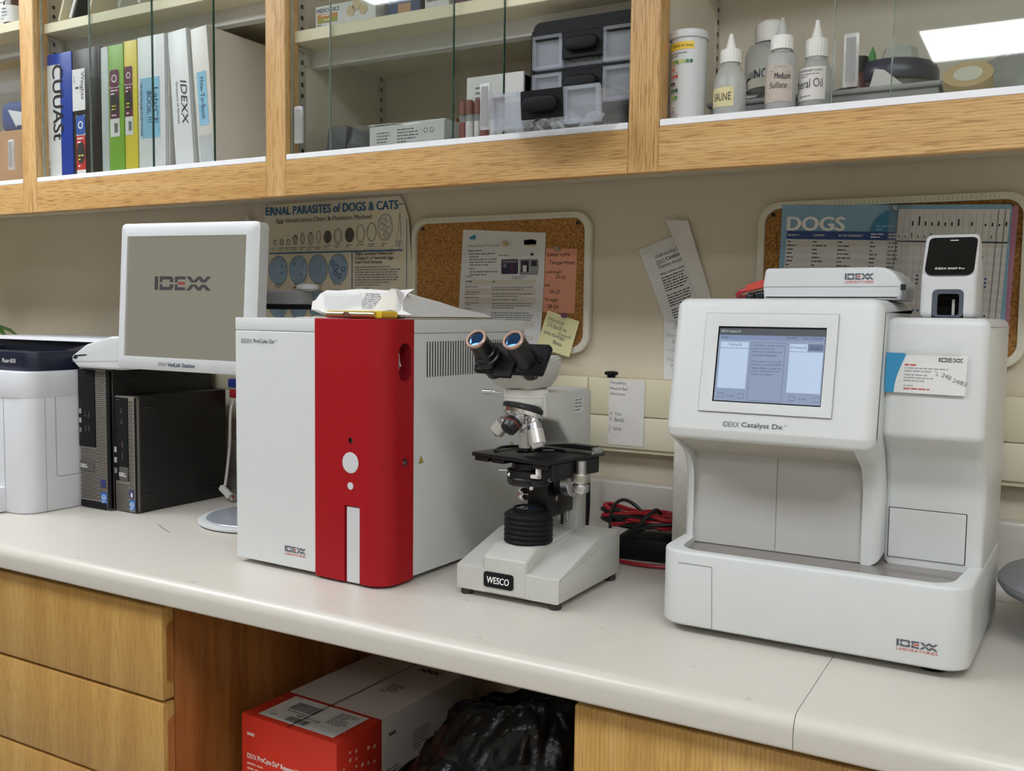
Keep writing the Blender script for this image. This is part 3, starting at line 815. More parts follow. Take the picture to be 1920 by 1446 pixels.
logo_lab(q, -.006, .0055, .0065, M, .018); on_round(q, .0252); q.done('print', t)
# grey tray behind the bottles and what stands in it
GTRAY = plain('grey tub', '9C9C9A', .35, 0, .03, 20)
tr = thing('storage_tub', 'long grey plastic tub behind the squeeze bottles', 'tub', (-.3, -.225, FZ))
p = P()
for q in ((-.15, .155, 0, .002), (-.15, .155, .168, .17), (-.15, -.148, .002, .168), (.153, .155, .002, .168)): p.box(*q, .002, .06, GTRAY)
p.box(-.15, .155, 0, .17, 0, .002, GTRAY); p.done('body', tr)
p = P()
for q in ((-.154, .159, -.005, .0), (-.154, .159, .17, .175), (-.154, -.15, 0, .17), (.155, .159, 0, .17)): p.box(*q, .056, .063, GTRAY, .002, 2)
p.done('rim', tr)
t = thing('glass_jar', 'low jar with cream lid and dark contents in the grey tub', 'jar', (-.375, -.19, FZ + .0025))
P().lathe([(0, 0), (.028, .002), (.028, .082), (0, .082)], frosted('jar glass', 'C8CCC8', .2, .1), seg=28).done('body', t)
P().lathe([(0, .003), (.024, .004), (.024, .06), (0, .062)], BLACK, seg=24).done('contents', t)
P().lathe([(.0305, .078), (.0305, .09), (.029, .0915), (0, .0915)], plain('cream lid', 'DAD6C6', .45), seg=32).done('lid', t)
p = P().lathe([(.011, 0), (.012, .05), (.011, .1), (.007, .112), (0, .115)], BLACK, seg=18); tag(p.done('black_stopper_vial', None, (-.405, -.16, FZ + .0025)), 'black rounded rubber bulb standing behind the cream jar lid', 'bulb')
p = P(); p.poly([(0, 0, 0), (.06, .01, .004), (.055, .05, .02), (-.005, .04, .016)], PAPER); p.poly([(.001, 0, .006), (.045, .008, .012), (.04, .04, .024), (-.002, .036, .018)], PAPERG)
tag(p.done('crumpled_tissue', None, (-.445, -.23, FZ + .062)), 'crumpled white tissue draped over the grey tub rim', 'tissue')
t = thing('food_container', 'clear round container with a dark blue lid', 'container', (-.2135, -.145, FZ + .0025))
P().lathe([(0, 0), (.05, .002), (.056, .075), (0, .075)], frosted('container wall', 'B8B6AC', .4, .15), seg=36).done('body', t)
P().lathe([(.06, .076), (.061, .079), (.061, .092), (.056, .102), (.045, .106), (0, .107)], plain('blue lid', '2C3148', .3, 0, .08), seg=40).done('lid', t)
p = P().lathe([(0, 0), (.026, 0), (.022, .018), (.0, .019)], BOTP, seg=8); tag(p.done('specimen_cup', None, (-.205, -.145, FZ + .111)), 'small upturned clear cup on the dark blue lid', 'cup')
p = P(); p.poly([(0, 0, 0), (.05, 0, .004), (.02, .0, .03), (.008, .0, .032)], PAPERG); tag(p.done('paper_towel', None, (-.235, -.21, FZ + .058)), 'folded white towel corner sticking out of the grey tub', 'towel')
t = thing('ink_marker', 'dark bottle with black cap beside the clear door pull', 'bottle', (-.251, -.19, FZ + .0025))
P().lathe([(0, 0), (.011, .001), (.011, .085), (.008, .09), (0, .09)], plain('wine bottle', '5A2A26', .25), seg=20).done('body', t)
P().lathe([(.0112, .03), (.0112, .052)], plain('magenta band', '96305E', .5), seg=20).done('band', t)
P().lathe([(.012, .09), (.012, .11), (0, .111)], BLACK, seg=20).done('cap', t)
p = P().lathe([(.006, 0), (.008, .1), (.004, .12), (0, .13)], plain('leaf plastic', '3C8A3E', .4), seg=12); tag(p.done('green_applicator', None, (-.238, -.165, FZ + .0025)), 'green pointed applicator standing in the grey tub', 'applicator')
p = P().lathe([(0, 0), (.02, .002), (.022, .05), (.016, .08), (0, .085)], BLACK, seg=20); tag(p.done('rubber_bulb', None, (-.283, -.13, FZ + .0025)), 'black rubber bulb leaning beyond the Mineral Oil bottle', 'bulb')
t = thing('tape_roll', 'roll of tan tape leaning behind the glass door', 'tape roll', (-.107, -.255, FZ + .040))
t.rotation_euler = (R_(44), 0, 0)
p = P(); pr = [(.016, 0), (.026, 0), (.026, .019), (.016, .019)]
def torus_roll(r0, r1, h, m, m2):
    p = P(); p.lathe([(r0 + .002, 0), (r1, 0), (r1, h), (r0 + .002, h)], m, seg=40); return p
torus_roll(.016, .0285, .024, plain('tan tape', 'CBB184', .5), None).done('tape', t)
P().lathe([(0, .0242), (.0165, .0242), (.0165, .0246), (0, .0246)], plain('core card', 'DCD8C6', .6), seg=30).done('core', t)
p = P().box(-.045, .06, -.035, .03, 0, .0175, PAPER, .001, 1); tag(p.done('label_box', None, (-.105, -.25, FZ)), 'flat white box under the roll of tan tape', 'box')
bg = thing('plastic_bag', 'grey plastic bag of supplies at the far end of the shelf', 'bag', (-.04, -.14, FZ))
p = P(); p.lathe([(0, 0), (.09, .002), (.095, .05), (.07, .09), (.03, .11), (0, .115)], frosted('bag film3', 'A8ACAC', .5, .2), seg=26)
p.bend(lambda c: c + Vector((noise.noise(c * 30), noise.noise(c * 30 + Vector((3, 1, 2))), noise.noise(c * 30 + Vector((9, 1, 2))) * .6)) * .018 if c.z > .003 else c); p.done('film', bg)
P().box(.0, .05, -.02, .03, .07, .13, plain('green card', '2E7A4A', .6), .003, 1).done('green_packet', bg)
# ================================================================== things on the wall
AGED = plain('aged paper', 'E2D7BE', .7, 0, .04, 8)
CBLUE = plain('chart blue', '2C6690', .6, 0, .03); CHB = plain('chart circle', '8FA6BA', .6, 0, .12, 90); CHBD = plain('chart spot', '4E678A', .6, 0, .1)
ch = thing('wall_chart', 'aged parasite egg chart curling off the wall beside the corkboard', 'poster', (0, 0, 0))
def chart_curl(c):
    y = c.y
    if c.x > -1.17: y -= (c.x + 1.17) * .25
    if c.x < -1.505: y -= (-1.505 - c.x) * .2
    return Vector((c.x, y, c.z))
p = P()
edge = [(-1.529, 1.12), (-1.136, 1.12), (-1.1325, 1.25), (-1.1305, 1.41), (-1.14, 1.50), (-1.154, 1.532), (-1.167, 1.5464), (-1.3, 1.5462), (-1.5213, 1.5432), (-1.533, 1.507)]
def chart_top(x):
    e = [(-1.533, 1.507), (-1.5213, 1.5432), (-1.3, 1.5462), (-1.167, 1.5464), (-1.154, 1.532), (-1.14, 1.50), (-1.1325, 1.43), (-1.1305, 1.40)]
    for (xa, za), (xb, zb) in zip(e, e[1:]):
        if x <= xb + 1e-9: return za + (zb - za) * (x - xa) / (xb - xa)
    return 1.40
xs = sorted(set([-1.533, -1.5213, -1.505, -1.17, -1.167, -1.16, -1.154, -1.147, -1.14, -1.136, -1.1325, -1.1305] + [-1.52 + .01 * i for i in range(36)]))
xs = [x for x in xs if x <= -1.1305]
p.loft([[(x, -.0025, 1.12 + (chart_top(x) - 1.12) * k / 4) for k in range(5)] for x in xs], AGED, caps=False, closed=False); p.bend(chart_curl); p.done('sheet', ch)
q = P(); M = FRONT(0, -.0036, 0)
q.text('ERNAL PARASITES of DOGS & CATS', -1.5268, 1.5205, .3552, .0178, CBLUE, M, bold=.032); q.rect(-1.169, 1.5285, -1.155, 1.5305, CBLUE, M)
q.bend(chart_curl); q.done('title', ch)
q = P(); q.text('Egg Identification Chart & Flotation Method', -1.5, 1.5005, .2615, .0125, INK, M)
q.bend(chart_curl); q.done('subtitle', ch); q = P(); q.text('Highly Sensitive Method for', -1.2815, 1.4265, .098, .0092, INK, M, bold=.006); q.text('Flotation* of Helminth Eggs', -1.2815, 1.4175, .1, .009, INK, M, bold=.006); q.text('from Fecal Samples', -1.2815, 1.409, .07, .009, INK, M, bold=.006)
q.bend(chart_curl); q.done('heading', ch); q = P(); q.bars(-1.2815, 1.405, .12, 8, .0053, GINK, M); q.bars(-1.26, 1.361, .05, 1, .005, INK, M); q.bars(-1.2815, 1.352, .12, 26, .0062, GINK, M)
q.bend(chart_curl); q.done('paragraph', ch); q = P(); q.text('Giardia', -1.506, 1.3665, .02, .0045, INK, M); q.text('cyst', -1.503, 1.3605, .013, .0045, INK, M); q.text('Giardia', -1.448, 1.366, .02, .0045, INK, M); q.bars(-1.452, 1.363, .02, 1, .006, INK, M); q.text('Isospora', -1.393, 1.366, .022, .0055, INK, M); q.text('canis', -1.389, 1.36, .014, .0045, INK, M); q.text('Taenia sp.', -1.342, 1.366, .026, .0055, INK, M)
q.bend(chart_curl); q.done('captions', ch)
q = P(); q.rect(-1.5194, 1.4355, -1.157, 1.4385, CBLUE, M); q.rect(-1.2905, 1.13, -1.2885, 1.436, CBLUE, M); q.rect(-1.1455, 1.13, -1.1440, 1.5, CBLUE, M); q.bend(chart_curl); q.done('rules', ch)
q = P()
for i, (x, z, rx, rz) in enumerate(((-1.505, 1.461, .004, .006), (-1.4848, 1.4614, .0055, .0065), (-1.4658, 1.461, .005, .0065), (-1.4465, 1.4656, .0068, .0105), (-1.4251, 1.468, .0055, .0125), (-1.4024, 1.4675, .0068, .0135), (-1.38, 1.47, .0055, .0135), (-1.3556, 1.4692, .01, .0135), (-1.3271, 1.4704, .011, .0155), (-1.2959, 1.4715, .0118, .0155), (-1.2669, 1.4737, .0108, .018), (-1.2379, 1.4757, .0118, .019), (-1.2035, 1.4844, .019, .027))):
    if i in (7, 9): q.disc(x, z, rx, plain('egg dark', '5C564E', .7, 0, .2, 200), M, .0002, rz)
    if i in (3, 5):
        for k in range(7): q.disc(x + rx * .5 * math.sin(k * 2.4), z + rz * (.75 - k * .25), .0016, GINK, M, .0003)
    q.ring(x, z, rx, .0012, INK if i != 12 else GINK, M, .0004, rz)
    if i in (8, 4, 1): q.ring(x, z, rx * .7, .0006, GINK, M, .0004, rz * .7)
    if i == 12:
        for k in range(10): q.ring(x + .009 * math.cos(k * 2.2), z + .019 - k * .0042, .0065, .0006, GINK, M, .0005)
    q.bars(x - .009, 1.4495 if i < 7 else 1.452, .018, 2 if i > 9 else 2, .0042, GINK, M)
q.line([(-1.166, 1.512), (-1.1705, 1.475), (-1.174, 1.459)], .001, GINK, M); q.line([(-1.165, 1.512), (-1.162, 1.48), (-1.164, 1.459)], .001, GINK, M); q.bars(-1.178, 1.456, .022, 3, .0042, GINK, M)
q.bend(chart_curl); q.done('egg_drawings', ch)
q = P()
for k, (x, z) in enumerate(((-1.4948, 1.3995), (-1.4378, 1.4), (-1.3823, 1.401), (-1.3271, 1.4015), (-1.4948, 1.325), (-1.4378, 1.325), (-1.3823, 1.326), (-1.3271, 1.326))):
    q.disc(x, z, .0262, CHB, M, .0002, .031); q.ring(x, z, .0264, .0009, plain('circle rim', '5C7080', .6), M, .0004, .0312)
    rr = random.Random(k)
    for i in range((5, 2, 0, 6)[k % 4]):
        a, b = x + rr.uniform(-.015, .015), z + rr.uniform(-.018, .018)
        if k % 4 == 3: q.disc(a, b, .0052, CHBD, M, .0005, .006); q.disc(a, b, .003, CHB, M, .0007, .0035)
        else: q.disc(a, b, .0022, CHBD, M, .0005, .0028)
    if k % 4 == 2: q.ring(x, z, .009, .0007, plain('circle rim', '5C7080', .6), M, .0005, .011); q.ring(x, z, .0055, .0005, plain('circle rim', '5C7080', .6), M, .0005, .007)
q.bend(chart_curl); q.done('microscope_views', ch)
p = P().poly([(-1.607, -.003, 1.5035), (-1.565, -.012, 1.503), (-1.577, -.014, 1.5215), (-1.6, -.004, 1.508), ][:3], PAPERG)
p.poly([(-1.607, -.003, 1.38), (-1.565, -.003, 1.38), (-1.565, -.012, 1.503), (-1.607, -.003, 1.5035)], PAPERG)
tag(p.done('wall_note', None), 'white paper on the wall, its corner showing above the monitor', 'paper')

# corkboards
mcork, nt, b = newmat('cork')
v = mapping(nt, (260,) * 3); no = N(nt, 'ShaderNodeTexNoise'); no.inputs['Scale'].default_value = 1; no.inputs['Detail'].default_value = 5
vo = N(nt, 'ShaderNodeTexVoronoi'); vo.inputs['Scale'].default_value = 1.3
nt.links.new(v, no.inputs['Vector']); nt.links.new(v, vo.inputs['Vector'])
r = ramp(nt, [(.3, lin('6E4520')), (.48, lin('A8763C')), (.62, lin('B98748')), (.8, lin('CFA468'))]); nt.links.new(no.outputs['Fac'], r.inputs['Fac'])
nt.links.new(r.outputs['Color'], b.inputs['Base Color']); b.inputs['Roughness'].default_value = .9; bump(nt, b, no.outputs['Fac'], .3)
CREAM = plain('cream frame', 'DDD9C6', .4, 0, .03, 20)
def corkboard(x0, x1, z0, z1, label, rz=0):
    t = thing('corkboard', label, 'corkboard', (0, 0, 0))
    f = P(); f.prism(rrect(x0, z0, x1, z1, .035, 8), 'y', -.016, -.001, CREAM, .003, 2)
    c = P(); c.prism(rrect(x0 + .0115, z0 + .0115, x1 - .0115, z1 - .0115, .025, 8), 'y', -.03, -.008, CREAM); f.cut(c)
    fo = f.done('frame', t)
    g = P(); M = FRONT(0, -.0163, 0); x = x0 + .04
    i = 0
    while x < x1 - .04:
        g.rect(x, z1 - .0095, x + .0005, z1 - (.0035 if i % 2 == 0 else .005), GINK, M); x += .0063; i += 1
    g.done('ruler_marks', fo)
    P().prism(rrect(x0 + .011, z0 + .011, x1 - .011, z1 - .011, .025, 8), 'y', -.0085, -.0015, mcork).done('cork_panel', t)
    for sx in (x0 + .024, x1 - .0285):
        s_ = P().lathe([(.0035, 0), (.0035, .002), (.0015, .003), (0, .003)], BLACKM, (sx, -.0086, z1 - .021), (0, -1, 0), 12); s_.done('screw', t)
    return t
corkboard(-1.130, -.7345, 1.239, 1.4985, 'small cream framed corkboard above the microscope')
corkboard(-.4325, -.034, 1.239, 1.4985, 'cream framed corkboard behind the touchscreen analyser')
# instruction page
def sheet(name, label, cat, pts, m, y=-.0095, parts=None, n=8, curl=None):
    """paper between four corners (bl, br, tr, tl), printed by parts(p, uv plane)"""
    t = thing(name, label, cat, (0, 0, 0))
    bl, br, tr, tl = [Vector((a, y, b)) for a, b in pts]
    p = P(); rings = []
    for i in range(n + 1):
        a = bl.lerp(tl, i / n); c = br.lerp(tr, i / n)
        rings.append([tuple(a.lerp(c, j / n)) for j in range(n + 1)])
    p.loft(rings, m, caps=False, closed=False)
    cf = curl or (lambda c: c)
    p.bend(cf); p.done('sheet', t)
    u, v = (br - bl), (tl - bl)
    for nm, fn in (parts or {}).items():
        q = P(); fn(q); q.bend(cf); q.done(nm, t)
    return t
TAN2 = plain('table tan', 'D3CCBE', .7, 0, .02)
MP = FRONT(0, -.0102, 0)
def page_print(q):
    q.text('Using the Catalyst* Total T4 Test', -.9975, 1.4375, .069, .0058, GINK, MP)
    q.bars(-.9975, 1.4325, .05, 1, .004, INK, MP)
    q.bars(-.9955, 1.4265, .064, 2, .0055, GINK, MP); q.bars(-.9945, 1.4155, .064, 3, .0052, GINK, MP); q.bars(-.996, 1.398, .04, 1, .0055, GINK, MP); q.bars(-.9935, 1.392, .064, 2, .0055, GINK, MP)
    q.bars(-.928, 1.422, .05, 1, .004, GINK, MP); q.bars(-.9, 1.3815, .035, 2, .0035, GINK, MP)
    q.bars(-1.0016, 1.383, .04, 1, .0045, GINK, MP)
    for z0, h in ((1.366, .009), (1.347, .012), (1.328, .014), (1.283, .013), (1.262, .008)):
        q.rect(-1.0045, z0, -.848, z0 + h, TAN2, MP)
    q.bars(-1.0015, 1.3735, .02, 1, .005, INK, MP, z=.0003); q.bars(-.942, 1.3725, .012, 1, .005, INK, MP, z=.0003)
    for k in range(5):
        q.bars(-1.003, 1.363 - k * .0105, .042, 1 + (k % 2), .004, GINK, MP, z=.0003)
    for k, nl in enumerate((2, 2, 1, 3, 5)):
        q.bars(-.943, 1.362 - (0, .013, .024, .031, .049)[k], .092, nl, .0043, GINK, MP, z=.0003, ragged=.12)
    for k in range(7): q.bars(-.935, 1.283 - k * .011, .012, 1, .004, INK, MP, z=.0003); q.bars(-.9, 1.281 - k * .011, .012, 1, .004, INK, MP, z=.0003); q.bars(-.876, 1.281 - k * .011, .022, 1, .004, INK, MP, z=.0003)
def page_box(q):
    q.poly([(-.873, 1.431), (-.85, 1.4335), (-.8475, 1.4475), (-.8565, 1.4505), (-.8745, 1.449)], PAPERG, MP); q.poly([(-.874, 1.4405), (-.849, 1.441), (-.8475, 1.4475), (-.8565, 1.4505), (-.8745, 1.449)], INK, MP, )
    q.rect(-.872, 1.438, -.848, 1.4405, BRASS, MP, .0002); q.rect(-.86, 1.42, -.853, 1.4245, INK, MP, .0002)
def page_photo1(q):
    q.poly(rrect(-.923, 1.386, -.886, 1.414, .003), plain('photo indigo', '2E2A44', .5, 0, .2, 300), MP); q.rect(-.92, 1.407, -.888, 1.412, GINK, MP, .0002); q.disc(-.915, 1.402, .004, GINK, MP, .0002); q.rect(-.9, 1.392, -.899, 1.412, LOGOR, MP, .0002)
def page_photo2(q):
    q.poly([(-.883, 1.384), (-.844, 1.384), (-.842, 1.400), (-.8435, 1.4135), (-.8835, 1.414)], plain('photo grey', '8E9496', .5, 0, .2, 200), MP); q.rect(-.88, 1.389, -.863, 1.411, INK, MP, .0002); q.rect(-.876, 1.39, -.868, 1.402, PAPER, MP, .0003); q.rect(-.858, 1.4, -.846, 1.411, INK, MP, .0002)
def page_mark(q):
    q.disc(-.985, 1.4575, .0045, plain('swirl blue', '2E88A8', .5, 0, .1), MP); q.disc(-.992, 1.4565, .003, plain('swirl blue', '2E88A8', .5, 0, .1), MP)
sheet('instruction_page', 'printed instruction page with photos pinned to the corkboard', 'paper', [(-1.026, 1.19), (-.8365, 1.185), (-.8284, 1.4615), (-1.0098, 1.473)], PAPER, -.0098, dict(print=page_print, box_picture=page_box, photo=page_photo1, analyser_photo=page_photo2, blue_mark=page_mark),
      curl=lambda c: Vector((c.x, c.y - max(0, 1.33 - c.z) * .10, c.z)))
def pushpin(x, z, col, label, y=-.0105):
    p = P().lathe([(.0015, 0), (.0045, .001), (.0045, .0025), (.0025, .0035), (.0028, .008), (.0045, .0095), (.004, .011), (0, .011)], plain('pin ' + col, col, .3), (x, y, z), (0, -1, 0), 16)
    tag(p.done('push_pin', None), label, 'push pin')
pushpin(-.9123, 1.4431, 'C9B48A', 'brass tack through the instruction page')
PINK = plain('pink note', 'E39C82', .7, 0, .02); YEL = plain('yellow note', 'DDD7A2', .7, 0, .02)
NP = FRONT(0, -.0099, 0)
def note_txt(q):
    for s_, x, z, w, h in (('Lacer cyte', -.8245, 1.4155, .046, .0095), ('Temperature', -.8215, 1.4005, .0545, .0095), ('normal:', -.8265, 1.386, .032, .0065), ('23-25', -.807, 1.3765, .0215, .0065), ('oc:', -.8295, 1.3615, .012, .005), ('26-27', -.8195, 1.349, .023, .007), ('To high:', -.8295, 1.3325, .029, .0085), ('28-29', -.8235, 1.3215, .024, .007)):
        q.text(s_, x, z, w, h, INK, NP, jitter=.0006)
sheet('paper_note', 'salmon pink handwritten temperature note pinned to the corkboard', 'note', [(-.8325, 1.3146), (-.7673, 1.3126), (-.7635, 1.4304), (-.828, 1.4328)], PINK, -.0093, dict(lettering=note_txt))
pushpin(-.8013, 1.4305, 'A89488', 'clear tack at the top of the salmon pink note', -.0095)
ang = math.atan2(1.2982 - 1.3182, .0653)
YP = plane_frame((-.817, -.0185, 1.3182), (math.cos(ang), 0, math.sin(ang)), (-math.sin(ang), 0, math.cos(ang)))
def yn(q):
    for s_, x, z, w, h in (('Nauthly', .008, -.018, .034, .0085), ('2.5 Back se', .008, -.027, .042, .008), ('Control', .035, -.036, .026, .006), ('Jaffe Google', .006, -.044, .045, .008), ('Bank', .03, -.055, .02, .007)):
        q.text(s_, x, z, w, h, GINK, YP, jitter=.0006)
t = thing('sticky_note', 'yellow sticky note with pencil writing hanging askew below the pink one', 'note')
p = P(); p.poly([(0, 0, 0), (.068, 0, 0), (.07, -.068, .004), (.0, -.071, .006)], YEL, YP); p.done('sheet', t)
q = P(); yn(q); q.bend(lambda c: c + Vector((0, -.0045, 0))); q.done('lettering', t)
pushpin(-.7808, 1.309, '6E3A66', 'purple tack holding the yellow sticky note', -.0185)
# folded page behind the analyser
t = thing('instruction_page', 'folded white instruction page slanting on the wall above the analyser', 'paper')
fa = math.atan2(1.4493 - 1.4263, -.5818 + .6463); UP = plane_frame((-.6463, -.004, 1.4263), (math.cos(fa), 0, math.sin(fa)), (-math.sin(fa), 0, math.cos(fa)))
p = P(); p.poly([(-.6463, -.003, 1.4263), (-.5957, -.003, 1.3073), (-.51, -.003, 1.3), (-.535, -.004, 1.3441), (-.5818, -.004, 1.4493)][::1], PAPER); p.done('sheet', t)
p = P(); p.poly([(-.594, -.012, 1.4754), (-.5345, -.008, 1.3441), (-.5119, -.004, 1.3442), (-.5539, -.012, 1.4739)], PAPERG); p.poly([(-.5345, -.008, 1.3441), (-.525, -.02, 1.300), (-.5, -.004, 1.3), (-.5119, -.004, 1.3442)], PAPERG); p.done('folded_flap', t)
q = P(); q.text('Understanding Sub-', .025, -.028, .052, .0085, INK, UP); q.text('IDEXX', .025, -.038, .016, .0072, INK, UP); q.text('Catalyst D', .043, -.0378, .034, .0082, INK, UP, bold=.025); q.text('Chemistry Analyzers', .025, -.0478, .05, .0085, INK, UP)
q.text('What is substrate depletion', .025, -.0585, .05, .0045, INK, UP, bold=.02)
q.bars(.025, -.062, .045, 6, .0047, INK, UP, ragged=.1); q.bars(.025, -.094, .045, 5, .0047, INK, UP, ragged=.1); q.bars(.025, -.121, .045, 4, .0047, INK, UP, ragged=.1); q.text('How do', .025, -.149, .016, .0045, INK, UP, bold=.02); q.done('lettering', t)
t = thing('paper_note', 'white handwritten sheet below the folded page on the wall', 'paper')
p = P(); p.poly([(-.5935, -.0035, 1.19), (-.45, -.0035, 1.19), (-.45, -.0035, 1.3095), (-.5957, -.0035, 1.3075)], PAPER); p.done('sheet', t)
q = P(); Q = FRONT(0, -.0042, 0)
for s_, x, z, w, h in (('Crea', -.5885, 1.299, .02, .0065), ('D', -.577, 1.288, .006, .006), ('Start', -.59, 1.274, .021, .006), ('1', -.578, 1.262, .0015, .007), ('read', -.587, 1.249, .016, .004), ('Then', -.588, 1.231, .017, .006), ('tr', -.581, 1.222, .007, .005)): q.text(s_, x, z, w, h, LINK, Q)
q.done('lettering', t)
# dogs chart
SKY = plain('chart sky', '86AFC6', .55, 0, .03, 6); DEEP = plain('chart band', '2A4A86', .55, 0, .02); TEAL = plain('chart teal', '3F83A8', .55, 0, .03); PINKS = plain('pink sheet', 'C98FA8', .7, 0, .03); STRIPE = plain('table stripe', 'D6D2CC', .6, 0, .01)
p = P().poly([(-.07, -.0095, 1.2525), (-.0595, -.0095, 1.2525), (-.0573, -.0095, 1.3065), (-.0525, -.0095, 1.4772), (-.07, -.0095, 1.4785)], PINKS); tag(p.done('backing_sheet', None), 'pink sheet edge behind the dogs product chart', 'paper')
dg_ = thing('product_chart', 'blue and white dogs product chart pinned to the corkboard', 'poster')
P().poly([(-.399, -.0175, 1.2), (-.064, -.0175, 1.2), (-.0606, -.0175, 1.4786), (-.3922, -.0175, 1.4922)], SKY).done('sheet', dg_)
# the chart hangs tilted a little: its print runs along a slightly sloping line
da = math.atan2(1.4786 - 1.4922, .3316); DM = plane_frame((-.3922, -.0182, 1.4922), (math.cos(da), 0, math.sin(da)), (-math.sin(da), 0, math.cos(da)))
q = P(); q.rect(.0105, -.28, .3302, -.0545, PAPER, DM); q.rect(.177, -.06, .3302, -.0068, PAPER, DM); q.rect(.0105, -.0545, .177, -.0415, DEEP, DM, .0003)
arc = [(.1385, -.0415)] + [(.177 - .0385 * math.cos(R_(a)), -.0415 + .035 * math.sin(R_(a))) for a in range(0, 91, 10)] + [(.177, -.0415)]
q.poly([(a, b, .0002) for a, b in arc][::-1], TEAL, DM)
for k in range(14): q.rect(.0105, -.0635 - k * .0135, .3302, -.0565 - k * .0135, STRIPE, DM, .0002)
q.done('panels', dg_)
q = P(); q.text('DOGS', .0105, -.0405, .0885, .0215, WINK, DM, bold=.045, z=.0004)
for x, s_, w in ((.0125, 'PRODUCT', .018), (.0525, 'COMPANY', .018), (.0915, 'ACTIVE INGREDIENT', .037)): q.text(s_, x, -.0495, w, .003, WINK, DM, bold=.02, z=.0005)
for x, w in ((.14, .025), (.1665, .038)): q.bars(x, -.0445, w * .8, 2, .0045, WINK, DM, z=.0005)
q.bars(.147, -.032, .027, 2, .005, plain('pale teal', '8FB8CC', .6), DM, z=.0005)
q.done('lettering', dg_)
q = P(); rr = random.Random(4)
for k in range(16):
    z = -.0575 - k * .0062
    for x, w in ((.0125, .026), (.0525, .029), (.0915, .03), (.14, .018), (.1665, .03)): q.bars(x, z, w * rr.uniform(.5, 1), 1, .0045, INK, DM, z=.0004)
q.done('table_text', dg_); q = P()
for k in range(17):
    x = .1775 + k * .0091
    q.rect(x, -.26, x + .0004, -.0095, LINK, DM, .0004)
    TV = DM @ Matrix.Translation((x + .0045, -.05, .0004)) @ Matrix.Rotation(PI / 2, 4, 'Z')
    if rr.random() < .8: q.bars(0, .002, rr.uniform(.006, .014), 1, .005, GINK, TV)
    if rr.random() < .6: q.bars(.018, .002, rr.uniform(.008, .02), 1, .006, INK, TV)
q.rect(.177, -.0552, .3302, -.0545, CBLUE, DM, .0004); q.rect(.1765, -.28, .1772, -.0068, INK, DM, .0004); q.rect(.324, -.28, .3246, -.0068, INK, DM, .0004); q.rect(.315, -.28, .3156, -.0068, INK, DM, .0004)
q.done('column_heads', dg_)
q = P()
for x, z in ((.1785, -.059), (.1785, -.065), (.1785, -.0705), (.1785, -.082), (.1785, -.107), (.195, -.107), (.195, -.113), (.195, -.119), (.212, -.107), (.212, -.113), (.212, -.119), (.299, -.078), (.281, -.0915), (.290, -.0915), (.299, -.0915), (.281, -.101), (.290, -.101), (.299, -.101), (.306, -.109), (.306, -.115), (.306, -.121), (.297, -.15), (.309, -.164), (.295, -.183), (.21, -.16), (.217, -.16), (.26, -.12), (.25, -.13)):
    q.disc(x, z, .0017, DEEP, DM, .0006, seg=14)
q.done('dots', dg_)
q = P(); q.rect(.165, -.13, .195, .003, thin_glass('tape film', (.9, .9, .9, 1), 1.5), DM, .0012); q.done('tape', dg_)
pushpin(-.2195, 1.4795, '9AA4A8', 'clear tack over the blue arc of the dogs chart', -.019)

# cable raceway
RW = plain('raceway', 'DDD4B4', .45, 0, .03, 10); RWS = plain('raceway lower', 'DFD8BE', .45, 0, .03, 10)
def raceway(x0, x1, label):
    t = thing('cable_raceway', label, 'cable raceway')
    P().box(x0, x1, -.04, -.001, 1.133, 1.1995, RW, .003, 2).done('upper_cover', t)
    P().box(x0, x1, -.04, -.001, 1.0755, 1.1322, RWS, .003, 2).done('lower_cover', t)
    P().box(x0, x1, -.034, -.001, 1.068, 1.0753, RW, .001, 1).done('base_strip', t)
raceway(-1.95, -.7236, 'cream cable raceway running behind the red fronted machine')
raceway(-.7226, 1.2, 'cream cable raceway from the joint to behind the analyser')
p = P().lathe([(.0075, 0), (.0075, .004), (.012, .005), (.0125, .008), (.011, .0105), (.004, .0115), (0, .0115)], BLACK, (-.682, -.03, 1.1997), seg=24); tag(p.done('black_knob', None), 'small black round knob on top of the cream raceway', 'stopper')  # round black knob sitting on the raceway
RN = FRONT(0, -.0418, 0)
def rn(q):
    for s_, x, z, w, h in (('Wet ziehson', -.679, 1.1895, .03, .0045), ('Mixed to fluid', -.679, 1.179, .033, .005), ('Add Custom', -.679, 1.17, .029, .004), ('Cocci', -.669, 1.134, .013, .006), ('Bacilli', -.669, 1.1225, .018, .007), ('Spiral', -.672, 1.106, .016, .0075)): q.text(s_, x, z, w, h, GINK, RN, jitter=.0004)
    q.line([(-.678, 1.137), (-.6755, 1.1395), (-.674, 1.136), (-.678, 1.1355)], .0006, INK, RN); q.line([(-.6785, 1.127), (-.676, 1.13), (-.6745, 1.126), (-.6775, 1.125)], .0006, INK, RN); q.line([(-.6795, 1.116), (-.677, 1.111), (-.679, 1.107), (-.677, 1.101)], .0006, INK, RN)
sheet('paper_note', 'white handwritten list hanging from the cream raceway', 'note', [(-.6815, 1.0815), (-.6145, 1.0815), (-.613, 1.1985), (-.681, 1.197)], PAPERG, -.0412, dict(lettering=rn))
